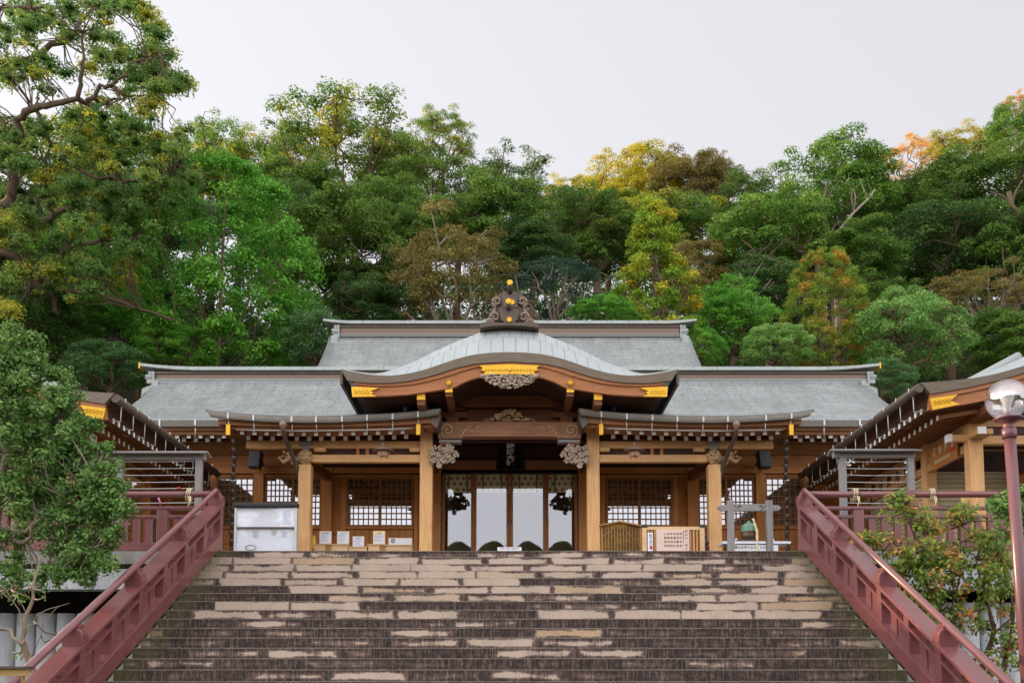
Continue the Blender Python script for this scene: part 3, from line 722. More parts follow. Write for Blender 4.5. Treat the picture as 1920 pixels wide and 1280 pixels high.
# ---- wall between and beside
def wall_panel(name, mat, a, b_, y0, y1, dy=0, th=.08, par=None, bev=.008):
    return MB().box(X(a, WY), X(b_, WY), WY+dy, WY+dy+th, Z(y1, WY), Z(y0, WY)).build(name, mat, par or hall, bev)
yb0 = 1125
MB().box(X(180, WY), X(828, WY), WY+.14, WY+.3, PZ, Z(785, WY)).build('wall', 'wall_wood', hall)
MB().box(X(1083, WY), X(mx(180), WY), WY+.14, WY+.3, PZ, Z(785, WY)).build('wall', 'wall_wood', hall)
def window(s, a, b_, y0, y1, nx, ny, split=None):
    sg = lambda px: px if s < 0 else mx(px)
    xa, xb = sorted((X(sg(a), WY), X(sg(b_), WY))); zt, zb = Z(y0, WY), Z(y1, WY); cx = (xa+xb)/2
    halves = 1 if split is None else 2
    wroot = MB()
    fr = .055
    wroot.box(xa, xb, WY+.02, WY+.09, zt-fr, zt); wroot.box(xa, xb, WY+.02, WY+.09, zb, zb+fr); wroot.box(xa, xa+fr, WY+.02, WY+.09, zb+fr, zt-fr); wroot.box(xb-fr, xb, WY+.02, WY+.09, zb+fr, zt-fr)
    if split: wroot.box(cx-.035, cx+.035, WY+.015, WY+.09, zb+fr, zt-fr)
    w_ = wroot.build('window', 'lattice_wood', hall)
    b = MB(); wd = .012
    segs = [(xa+fr, xb-fr)] if not split else [(xa+fr, cx-.035), (cx+.035, xb-fr)]
    for p, q in segs:
        for k in range(1, nx):
            x = lerp(p, q, k/nx); b.box(x-wd, x+wd, WY+.035, WY+.055, zb+fr, zt-fr)
        for k in range(1, ny):
            z = lerp(zb+fr, zt-fr, k/ny); b.box(p, q, WY+.032, WY+.052, z-wd, z+wd)
    b.build('lattice', 'lattice_wood', w_)
    MB().box(xa+fr, xb-fr, WY+.06, WY+.07, zb+fr, zt-fr).build('pane', 'window_glass', w_)
for s in (-1, 1):
    sg = lambda px: px if s < 0 else mx(px)
    window(s, 650, 776, 893, 987, 6, 8, True)
    window(s, 497, 604, 893, 987, 6, 8, True)
    window(s, 406, 478, 893, 987, 6, 8)
    for nm, mt, a, b_, y0_, y1_, dy, th in (
        ('wall_beam', 'wall_wood', 300, 603, 876, 888, -.06, .2), ('wall_beam', 'wall_wood', 603, 828, 876, 887, -.03, .16),
        ('wall_rail', 'wall_wood', 300, 828, 889.5, 893, .0, .14),
        ('wall_plank', 'wall_wood', 300, 603, 852, 875.5, .10, .05), ('wall_plank', 'wall_wood', 300, 603, 830, 851, .09, .05),
        ('wall_plank', 'dark_wood', 603, 828, 830, 875, .10, .05),
        ('wall_post', 'wall_wood_z', 478, 496, 888.5, yb0, -.05, .2), ('wall_post', 'wall_wood_z', 604, 624, 877, yb0, -.08, .22),
        ('wall_post', 'wall_wood_z', 641, 650, 893, yb0, .0, .14), ('wall_post', 'wall_wood_z', 777, 784, 893, yb0, .0, .14),
        ('wall_post', 'wall_wood_z', 394, 406, 888.5, yb0, -.02, .16), ('wall_post', 'wall_wood_z', 808, 827, 870, yb0, -.06, .2),
        ('sill', 'wall_wood', 406, 604, 987, 991, .0, .14), ('sill', 'wall_wood', 650, 777, 987, 991, .0, .14), ('wall_rail', 'wall_wood', 406, 604, 1016, 1019, .05, .12)):
        MB().box(X(sg(a), WY), X(sg(b_), WY), WY+dy, WY+dy+th, Z(y1_, WY), Z(y0_, WY)).build(nm, mt, hall, .006)
    for k in range(3):
        MB().box(X(sg(624), WY), X(sg(641), WY), WY+.07, WY+.12, Z(960+k*40+38.5, WY), Z(960+k*40, WY)).build('wall_plank', 'wall_wood', hall, .004)
        MB().box(X(sg(624), WY), X(sg(641), WY), WY+.07, WY+.12, Z(893+k*22.3+21.8, WY), Z(893+k*22.3, WY)).build('wall_plank', 'wall_wood', hall, .004)
    for a, b_ in ((408, 476), (498, 602), (652, 775)):
        n = int((b_-a)/13)
        for k in range(n):
            p, q = lerp(a, b_, k/n)+.3, lerp(a, b_, (k+1)/n)-.3
            MB().box(X(sg(p), WY), X(sg(q), WY), WY+.06+.012*(k % 2), WY+.12, PZ, Z(991, WY)).build('lower_board', 'wall_wood_z', hall)
# ---- central doors
DY = WY
def dbox(name, mat, a, b_, y0_, y1_, dy=0, th=.08, par=hall, bev=.006): return MB().box(X(a, DY), X(b_, DY), DY+dy, DY+dy+th, Z(y1_, DY), Z(y0_, DY)).build(name, mat, par, bev)
dbox('door_header', 'eave_wood', 827, 1084, 863, 880, -.05, .2)
dbox('door_header', 'dark_wood', 827, 1084, 835, 862.5, .05, .2)
dbox('door_header', 'dark_wood', 827, 1084, 800, 834.5, .15, .2)
dbox('door_lintel', 'black_lacquer', 823, 1088, 880.5, 888, -.02, .16)
dbox('door_jamb', 'black_lacquer', 824, 829, 888, yb0, .0, .16); dbox('door_jamb', 'black_lacquer', 1083, 1088, 888, yb0, .0, .16)
panes = [(829, 889), (888, 955.2), (956.2, 1023.5), (1022.5, 1082.5)]
for i, (a, b_) in enumerate(panes):
    dy = .0 if i in (1, 2) else .05
    lw = 4 if i else 4.5
    r = MB()
    st = 5.8
    r.box(X(a, DY), X(a+st, DY), DY+dy, DY+dy+.045, PZ+.02, Z(888, DY)); r.box(X(b_-st, DY), X(b_, DY), DY+dy, DY+dy+.045, PZ+.02, Z(888, DY))
    r.box(X(a+st, DY), X(b_-st, DY), DY+dy, DY+dy+.045, Z(888.5, DY), Z(888, DY)); r.box(X(a+st, DY), X(b_-st, DY), DY+dy, DY+dy+.045, PZ+.02, PZ+.4)
    d = r.build('sliding_door', 'lattice_wood', hall)
    MB().box(X(a+st, DY), X(b_-st, DY), DY+dy+.018, DY+dy+.026, PZ+.4, Z(888.5, DY)).build('pane', 'door_glass', d)
    if i in (1, 2):
        q = b_-2.6 if i == 1 else a+2.6
        MB().box(X(q, DY)-.018, X(q, DY)+.018, DY+dy-.006, DY+dy, Z(983, DY), Z(974, DY)).build('door_pull', 'black_metal', d)
# interior seen through the glass
ib = MB(); xi0, xi1, zi = X(829, DY), X(1083, DY), Z(880, DY)
ib.box(xi0-.05, xi0, DY+.15, DY+3, PZ, zi); ib.box(xi1, xi1+.05, DY+.15, DY+3, PZ, zi); ib.box(xi0, xi1, DY+3, DY+3.05, PZ, zi); ib.box(xi0, xi1, DY+.15, DY+3, zi, zi+.05)
ib.box(xi0, xi1, DY+.15, DY+3, PZ+.3, PZ+.35)
ib.build('hall_interior', 'dark_wood', hall)
rows = []
for i in range(2): rows.append([(lerp(xi0, xi1, j/60), DY+.14+.012*math.sin(j*.9), (Z(923, DY+.14), Z(886, DY+.14))[i]) for j in range(61)])
cu = MB().grid(rows).build('valance_curtain', 'dotted_curtain', hall)
for px in (842, 876, 906, 940, 974, 1006, 1040, 1072):
    MB().box(X(px-1.5, DY+.12), X(px+1.5, DY+.12), DY+.115, DY+.125, Z(925, DY+.28), Z(887, DY+.28)).build('ribbon', 'verdigris', cu)
# ---- curved central gable
GY = 21.3
TOPL = [(0, 660), (33, 661), (66, 664.5), (101, 673), (130, 683), (153, 691), (188, 700), (223, 704.3), (258, 702.5), (290, 697.5), (317, 691.5)]
BOTL = [(0, 677.5), (66, 681.5), (101, 689.5), (130, 699), (153, 706), (188, 714), (223, 717.7), (258, 718), (285, 716), (304, 713)]
BARG = [(0, 702), (30, 703), (60, 707), (85, 715.5), (100, 724), (106, 728), (112, 727.5), (122, 729), (153, 734), (188, 739), (223, 741.5), (258, 742.5), (290, 742)]
GTOP = [(0, 616), (30, 617.5), (52, 621), (72, 630), (100, 640), (140, 658), (179, 678), (219, 693), (250, 701), (280, 698), (317, 691.5)]
def sm(pts, n=40, mn=None, mxv=None):
    hs_ = np.linspace(0, mxv or pts[-1][0], n); xs_ = [p[0] for p in pts]; ys_ = [p[1] for p in pts]
    # smooth (Catmull-like) by sampling then averaging
    fine = np.interp(np.linspace(0, xs_[-1], 200), xs_, ys_); k = np.ones(13)/13
    pad = np.concatenate([fine[12:0:-1], fine, fine[-1]+(fine[-1]-fine[-13:-1][::-1])]); sm_ = np.convolve(pad, k, 'same')[12:-12]
    return [(float(h), float(np.interp(h, np.linspace(0, xs_[-1], 200), sm_))) for h in hs_]
def both(pts, Y):
    L = [(X(955.5-h, Y, 700), Z(y, Y)) for h, y in reversed(pts)]; Rr = [(X(955.5+h, Y, 700), Z(y, Y)) for h, y in pts[1:]]
    return L+Rr
T = both(sm(TOPL), GY); B = both(sm(BOTL), GY)
gable = MB().band(T, B, GY, GY+.12).build('curved_eave', 'layered_copper', hall)
BT = both([(h*290/304, y) for h, y in sm(BOTL)], GY+.08); BB = both(sm(BARG), GY+.08)
MB().band(BT, BB, GY+.08, GY+.2).build('barge_board', 'barge_wood', hall)
h2 = [(a[0]*.7+b_[0]*.3, a[1]*.72+b_[1]*.28) for a, b_ in zip(BT, BB)]
MB().band(BT, h2, GY+.04, GY+.079).build('barge_moulding', 'barge_wood', hall)
# upper metal surface
fr_ = both(sm(TOPL), GY); bk = both(sm(GTOP), 22.0)
rows = []
for i in range(9):
    t = i/8; rows.append([(lerp(a[0], b_[0], t), lerp(GY, 22.0, t), lerp(a[1], b_[1], t**.85)) for a, b_ in zip(fr_, bk)])
rows2 = [[(x, y, z) for x, y, z in rows[-1]]]+[[(x, 22+.75*k, z+.0) for x, y, z in rows[-1]] for k in range(1, 8)]
MB().grid(rows).build('curved_roof_verge', 'copper_tiles_large', hall)
MB().grid(rows2).build('curved_roof', 'copper_tiles_large', hall)
# soffit of the gable with curved rafters
sof = [(x, z) for x, z in BB]
lift = [(x, z+.05) for x, z in BB]
rows = [[(x, GY+.2+(4.3)*i/3, z+.06) for x, z in BB] for i in range(4)]
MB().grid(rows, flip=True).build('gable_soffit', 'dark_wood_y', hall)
k = 0
for y in np.arange(GY+.32, GY+2.7, .17):
    i0 = 3
    seg = BB[2:-2]
    b = MB().band([(x, z+.05) for x, z in seg], [(x, z-.015) for x, z in seg], float(y), float(y)+.06)
    b.build('curved_rafter', 'dark_wood', hall); k += 1
# side closing of the gable
for s in (-1, 1):
    i = 0 if s < 0 else -1
    x = T[i][0]; zt = T[i][1]
    b = MB(); b.prism([(x-.03, zt-.30), (x+.03, zt-.30), (x+.03, zt), (x-.03, zt)], GY+.12, 25.2).build('gable_side_eave', 'layered_copper', hall)
# gold and carvings on the gable
def gp(pts, Y): return [(X(a, Y, 700), Z(b_, Y)) for a, b_ in pts]
yy = GY+.02
pl = [(899, 685), (955.5, 682.5), (1012, 685), (1005, 690), (1010, 693), (1001, 696), (1006, 704), (985, 701.5), (955.5, 700.5), (926, 701.5), (905, 704), (910, 696), (901, 693), (906, 690)]
gpl = MB().prism(gp(pl, yy), yy, yy+.05).build('gold_plate', 'gold_leaf', hall)
b = MB(); rg = random.Random(5)
for s in (-1, 1):
    for k in range(7):
        a = 955.5+s*(8+k*6.2); b.tube([(X(a+2.2*math.cos(q)*(1-q/9), yy, 692), yy-.004, Z(693+2.6*math.sin(q)*(1-q/9), yy)) for q in np.linspace(0, 7, 12)], .008, 5)
b.sphere((X(955.5, yy), yy, Z(692, yy)), .06, 10, 6, (1, .4, 1)); b.build('relief', 'gold_leaf', gpl)
for s in (-1, 1):
    f = lambda p: 955.5+s*(p-955.5)
    pl = [(1200, 727), (1216, 726), (1252, 724.5), (1250, 743.5), (1205, 742.5), (1215, 738), (1210, 735), (1217, 733)]
    q = gp([(f(a), c) for a, c in pl], yy)
    if s < 0: q.reverse()
    gg = MB().prism(q, yy, yy+.06).build('gold_plate', 'gold_leaf', hall)
    b = MB()
    for k in range(4): b.tube([(X(f(1222+k*7.5)+1.0*math.cos(q_)*(3.4-q_/3), yy, 733), yy-.004, Z(734+1.0*math.sin(q_)*(3.4-q_/3)*1.5, yy)) for q_ in np.linspace(0, 7.5, 14)], .008, 5)
    b.build('relief', 'gold_leaf', gg)
    # round flower bosses
    b = MB().lathe([(.001, .035), (.05, .03), (.06, .0)], (X(f(1069.5), yy, 716), yy+.05, Z(716.5, yy)), 16, 'y')
    for q_ in range(12): b.sphere((X(f(1069.5), yy, 716)+.05*math.cos(q_*.524), yy+.02, Z(716.5, yy)+.05*math.sin(q_*.524)), .014, 6, 4)
    b.build('flower_boss', 'gold_leaf', hall)
    # projecting purlin ends with gold caps
    for px, py, hw, hh, dy in ((1069.5, 731, .075, .08, .1), (1121.5, 743.5, .085, .11, .16)):
        Yp = GY+dy; x = X(f(px), Yp, 735); z = Z(py, Yp)
        x2 = X(f(px), Yp, 735)
        b = MB().box(x-hw, x+hw, Yp+.035, Yp+2.6, z-hh*1.6, z+hh).build('purlin', 'red_wood_y', hall)
        MB().box(x-hw-.004, x+hw+.004, Yp, Yp+.034, z-hh*.6, z+hh+.004).build('gold_cap', 'gold_leaf', b)
# pendant carving
b = MB(); rg = random.Random(9)
for k in range(520):
    px = rg.uniform(903, 1008); e = 1-((px-955.5)/54)**2; py = 701+rg.random()*(26*e**.75)
    b.sphere((X(px, yy, 710), yy+.03+rg.uniform(-.04, .04), Z(py, yy)), rg.uniform(.010, .028), 6, 4, (rg.uniform(.6, 2.4), .8, rg.uniform(.5, 1.3)))
b.build('pendant_carving', 'carving', hall)
# tympanum: stacked beams inside the gable
TY = CY-.2
def tb(name, mat, a, b_, y0_, y1_, dy=0, th=.25, bev=.015): return MB().box(X(a, TY), X(b_, TY), TY+dy, TY+dy+th, Z(y1_, TY), Z(y0_, TY)).build(name, mat, hall, bev)
tb('gable_board', 'dark_wood', 800, 1111, 705, 819, .45, .1)
tb('gable_beam', 'red_wood', 856, 1056, 738, 760, .1); tb('gable_beam', 'red_wood', 836, 1076, 762, 791, .2)
tb('king_post', 'red_wood', 949, 962, 724, 738, .15)
for s in (-1, 1):
    f = lambda p: 955.5+s*(p-955.5)
    tb('bracket_block', 'red_wood', f(1051), f(1075), 781, 792, .0); tb('bracket_arm', 'red_wood', f(1035), f(1090), 770, 781, .05)
    tb('bracket_arm', 'dark_wood', f(1040), f(1085), 757, 768, .08)
# main rainbow beam
zt, zb = Z(792.5, TY), Z(822, TY)
npt = 30; tp, bt = [], []
for i in range(npt+1):
    px = lerp(822, 1089, i/npt); e = abs(2*i/npt-1)
    by = 819.5+3.5*max(0, min(1, (e-.62)/.1)) if e < .8 else 823+.5
    tp.append((X(px, TY), Z(792.5+.8*e, TY))); bt.append((X(px, TY), Z(by, TY)))
rb = MB().band(tp, bt, TY-.1, TY+.2).build('rainbow_beam', 'beam_wood', hall, 0)
for s in (-1, 1):
    b = MB(); f = lambda p: 955.5+s*(p-955.5); yq = TY-.11
    def cp(a, c): return (X(f(a), yq), yq, Z(c, yq))
    b.tube([cp(1072+(12.5-1.35*q)*math.cos(q), 806-(12-1.3*q)*math.sin(q)) for q in np.linspace(-1.2, 8.6, 40)], .019, 5)
    b.tube([cp(*p) for p in ((1049, 822), (1044, 814), (1040, 806), (1033, 800), (1026, 799), (1022, 803), (1027, 806))], .017, 5)
    b.tube([cp(*p) for p in ((1040, 806), (1034, 810), (1026, 805), (1017, 800), (1010, 802), (1004, 804))], .014, 5)
    b.build('scroll_carving', 'carving_tan', rb)
    # flower bracket under the beam
    tb('bracket_block', 'grey_wood_x', f(1046), f(1088), 824, 830, -.05); tb('bracket_block', 'red_wood', f(1066), f(1087), 829.5, 836, -.05)
    b = MB(); rg = random.Random(21)
    for k in range(34):
        for _ in range(50):
            px, py = rg.uniform(1055, 1101), rg.uniform(836, 876)
            if ((px-1080)/25)**2+((py-855)/20)**2 < 1 and not (px < 1068 and py > 866): break
        c = (X(f(px), TY), TY-.05+rg.uniform(-.05, .05), Z(py, TY))
        for q in range(5):
            a = q*1.2566+rg.random(); b.sphere((c[0]+.045*math.cos(a), c[1]-.01*q, c[2]+.045*math.sin(a)), .034, 6, 4, (1, .5, 1))
        b.sphere((c[0], c[1]-.03, c[2]), .018, 5, 4)
    b.build('flower_carving', 'carving', hall)
b = MB(); rg = random.Random(33)
for k in range(120):
    px = rg.gauss(955, 19); px = min(988, max(922, px)); py = 789-rg.random()*22*(1-((px-955)/36)**2)
    b.sphere((X(px, TY), TY+.0+rg.uniform(-.05, .05), Z(py, TY)), rg.uniform(.015, .04), 6, 4, (rg.uniform(.7, 2), .8, rg.uniform(.5, 1)))
b.build('frog_leg_carving', 'carving_tan', hall)
MB().prism(gp([(905, 792), (908, 785), (922, 781), (955, 778), (990, 781), (1003, 785), (1007, 792)], TY+.05), TY+.05, TY+.12).build('frog_leg_strut', 'beam_wood', hall)
# name plaque
QY = 24.7
pq = thing('name_plaque', (X(957.5, QY), QY, Z(850, QY)), 'black framed plaque with four pale characters hanging over the doors', 'plaque')
b = MB(); pp = lambda a, c: (X(a, QY), Z(c, QY))
b.prism([pp(934, 828), pp(981, 828), pp(984, 878), pp(931, 878)][::-1], QY+.02, QY+.1).build('plaque_board', 'plaque_black', pq, .01)
b = MB(); b.beam((pp(936, 828)[0], QY, pp(0, 828)[1]), (pp(932, 880)[0], QY, pp(0, 880)[1]), .05, .08, (0, 1, 0)); b.beam((pp(979, 828)[0], QY, pp(0, 828)[1]), (pp(983, 880)[0], QY, pp(0, 880)[1]), .05, .08, (0, 1, 0))
b.beam((pp(931, 878)[0], QY, pp(0, 878)[1]), (pp(984, 878)[0], QY, pp(0, 878)[1]), .08, .05); b.beam((pp(934, 828)[0], QY, pp(0, 828)[1]), (pp(981, 828)[0], QY, pp(0, 828)[1]), .08, .04)
b.build('frame', 'plaque_black', pq)
for i, ch in enumerate('諏訪大社'):
    text(ch, .138, (X(957.3, QY), QY-.0, Z(836.5+i*10.6, QY)), 'rafter_white', pq, sx=1.5, bold=.005)
# ---- ridge ornament over the gable
OY = 21.95
orn = MB(); O = lambda a, c: (X(a, OY, 600), Z(c, OY))
orn.prism([O(a, c) for a, c in ((900, 621), (903, 612), (1007, 612), (1010, 621), (985, 618), (955, 617), (925, 618))][::-1], OY-.25, OY+.3)
og = orn.build('ridge_ornament', 'layered_copper', hall)
def orn_part(name, pts, y0_, y1_, mat='dark_copper', bev=.01): return MB().prism([O(a, c) for a, c in pts][::-1], y0_, y1_).build(name, mat, og, bev)
orn_part('ornament_wing', ((904, 613), (912, 600), (919, 590), (922, 578), (922, 562), (930, 555), (942, 549), (970, 549), (981, 555), (989, 562), (989, 578), (992, 590), (999, 600), (1007, 613)), OY-.02, OY+.15, 'bark' if 0 else 'dark_copper')
orn_part('ornament_face', ((938, 586), (972, 586), (971, 606), (963, 613), (947, 613), (939, 606)), OY-.25, OY-.03)
orn_part('ornament_face', ((943, 550), (970, 550), (970, 581), (943, 581)), OY-.12, OY-.02)
yq = OY-.06
for s in (-1, 1):
    b = MB()
    for cx_, cy_, rr, yo in ((24, 566, 8, 0), (27, 598, 9, -.1), (34, 605, 6, -.08)):
        b.tube([(*[X(955.5+s*(cx_+(rr-rr*.1*q)*math.cos(q)), yq, 600)], yq+yo, Z(cy_-(rr-rr*.1*q)*math.sin(q), yq)) for q in np.linspace(-1.5, 7.5, 30)], .035, 6)
    b.tube([(X(955.5+s*p, yq, 600), yq, Z(q, yq)) for p, q in ((27, 577), (30, 588), (37, 597), (47, 609))], [.03, .04, .04, .03], 6)
    b.build('scrollwork', 'lantern_metal', og)
for (px, py, top, yo) in ((953.5, 566, 583, -.55), (956, 531, 549, -.30)):
    b = MB(); x, z = X(px, OY+yo, 600), Z(py, OY+yo)
    b.tube([(x, OY-.1, Z(top, OY-.1)), (x, OY+yo, z)], .055, 12); bb = b.build('ornament_prong', 'dark_copper', og)
    MB().lathe([(.055, -.02), (.068, .04), (.05, .06)], (x, OY+yo, z), 16, 'y').build('gold_tip', 'gold_leaf', bb)
for px, py, yo in ((955, 599, -.26), (960, 567, -.13)):
    b = MB(); x, z = X(px, OY+yo, 600), Z(py, OY+yo)
    for q in range(14): b.sphere((x+.05*math.cos(q*.449), OY+yo-.01, z+.05*math.sin(q*.449)), .016, 6, 4)
    b.lathe([(.05, 0), (.045, .02)], (x, OY+yo, z), 14, 'y'); b.build('gold_crest', 'gold_leaf', og)
# ---- things hung on the hall
for s in (-1, 1):
    sg = lambda px: px if s < 0 else mx(px)
    sd_ = 'left' if s < 0 else 'right'
    LY = 21.95; x = X(718.5 if s < 0 else 1189.5, LY); z = Z(847, LY)
    t_ = thing('hanging_lantern', (x, LY, z), 'small copper hanging lantern under the %s canopy, %s of the gable' % (sd_, sd_), 'lantern', 'hanging lanterns')
    b = MB(); n = 6
    b.lathe([(.24, 0.045), (.235, .06), (.10, .13), (.04, .17), (.02, .20), (.0301, .215), (.005, .23)], (x, LY, z-.02), 6); b.build('lantern_roof', 'lantern_metal', t_)
    b = MB().lathe([(.10, -.10), (.11, .03)], (x, LY, z), 6); b.build('lantern_body', 'lantern_pink', t_)
    b = MB()
    for k in range(6):
        a = k*math.pi/3; cx_, cy_ = x+.115*math.cos(a), LY+.115*math.sin(a); b.tube([(cx_, cy_, z+.02), (cx_+.015*math.cos(a), cy_+.015*math.sin(a), z-.15)], .01, 5)
    for k in range(6):
        a = k*math.pi/3+math.pi/6
        for q in (-.03, 0, .03): b.box(x+.102*math.cos(a)-q*math.sin(a)-.004, x+.102*math.cos(a)-q*math.sin(a)+.004, LY+.102*math.sin(a)+q*math.cos(a)-.004, LY+.102*math.sin(a)+q*math.cos(a)+.004, z-.09, z+.02)
    b.build('lantern_frame', 'lantern_pink', t_)
    b = MB().tube([(x, LY, z+.20), (x, LY, Z(826, LY))], .008, 5); b.build('hook', 'black_metal', t_)
    # loudspeaker
    SY = 24.9; x = X(sg(480), SY); z = Z(862, SY)
    t_ = thing('loudspeaker', (x, SY, z), 'black loudspeaker mounted high on the %s wall of the hall' % sd_, 'speaker', 'wall loudspeakers')
    MB().prism([(x-s*.15, z+.22), (x+s*.14, z+.22), (x+s*.18, z-.2), (x-s*.11, z-.2)][::s], SY-.12, SY+.2).build('cabinet', 'black_metal', t_, .02)
    MB().box(x-.04, x+.04, SY+.2, WY, z, z+.06).build('wall_bracket', 'black_metal', t_)
    x2 = X(sg(487), 25.2); z2 = Z(881, 25.2)
    t_ = thing('gold_bell', (x2, 25.2, z2), 'tiny gold bell hanging on the wall just under the %s loudspeaker' % sd_, 'bell', 'tiny gold wall bells')
    MB().sphere((x2, 25.2, z2), .07, 12, 8, (1, 1, .9)).build('bell_body', 'gold_leaf', t_); MB().tube([(x2, 25.2, z2+.05), (x2, 25.2, z2+.14)], .01, 5).build('cord', 'dark_copper', t_)
    # rain chain
    HY = 22.6; x = X(sg(438.5), HY); zt_ = Z(822, HY)
    t_ = thing('rain_chain', (x, HY, zt_), 'dark metal rain chain of cups hanging from the %s end of the canopy' % sd_, 'rain chain', 'rain chains')
    b = MB(); z = zt_; k = 0
    while z > PZ+.05:
        cx_ = x+s*-.0+.012*math.sin(z*5); b.lathe([(.035, 0), (.045, .10), (.075, .16), (.055, .17)], (cx_, HY, z-.19), 8); z -= .19
    b.build('chain_cups', 'chain_metal', t_)
    # downpipe
    t_ = thing('downpipe', (X(sg(531), KY), KY, Z(798, KY)), 'copper downpipe curving from the %s canopy gutter to the outer column' % sd_, 'downpipe', 'copper downpipes')
    P_ = [at(sg(530), 806, KY+.05), at(sg(533), 817, KY+.2), at(sg(545), 845, KY+.55), at(sg(556), 876, KY+.85), at(sg(563), 897, CY-.02), at(sg(564), 930, CY+.05)]
    P_.append(Vector((P_[-1].x, P_[-1].y, PZ)))
    b = MB(); b.tube(P_, [.05]*7, 8); b.build('pipe', 'dark_copper', t_)
    b = MB().lathe([(.04, -.12), (.06, -.04), (.085, .0), (.085, .06), (.04, .11)], tuple(at(sg(531), 798, KY-.02)), 10); b.build('rain_head', 'lantern_metal', t_)
    # spotlight on canopy
    x = X(sg(783), 22.3, 765); z = Z(764, 22.3)
    t_ = thing('spotlight', (x, 22.3, z), 'black spotlight sitting on the %s canopy roof under the gable' % sd_, 'spotlight', 'spotlights on the canopies')
    MB().tube([(x+.05*s, 22.4, z), (x-.20*s, 22.2, z-.03)], [.07, .10], 12).build('lamp_head', 'black_metal', t_)
    MB().tube([(x+.12*s, 22.4, z), (x+.28*s, 22.25, z-.02)], [.06, .075], 12).build('lamp_head', 'black_metal', t_)
    MB().tube([(x+.04*s, 22.4, z+.12), (x+.04*s, 22.4, z-.18)], .03, 8).build('mount', 'black_metal', t_)
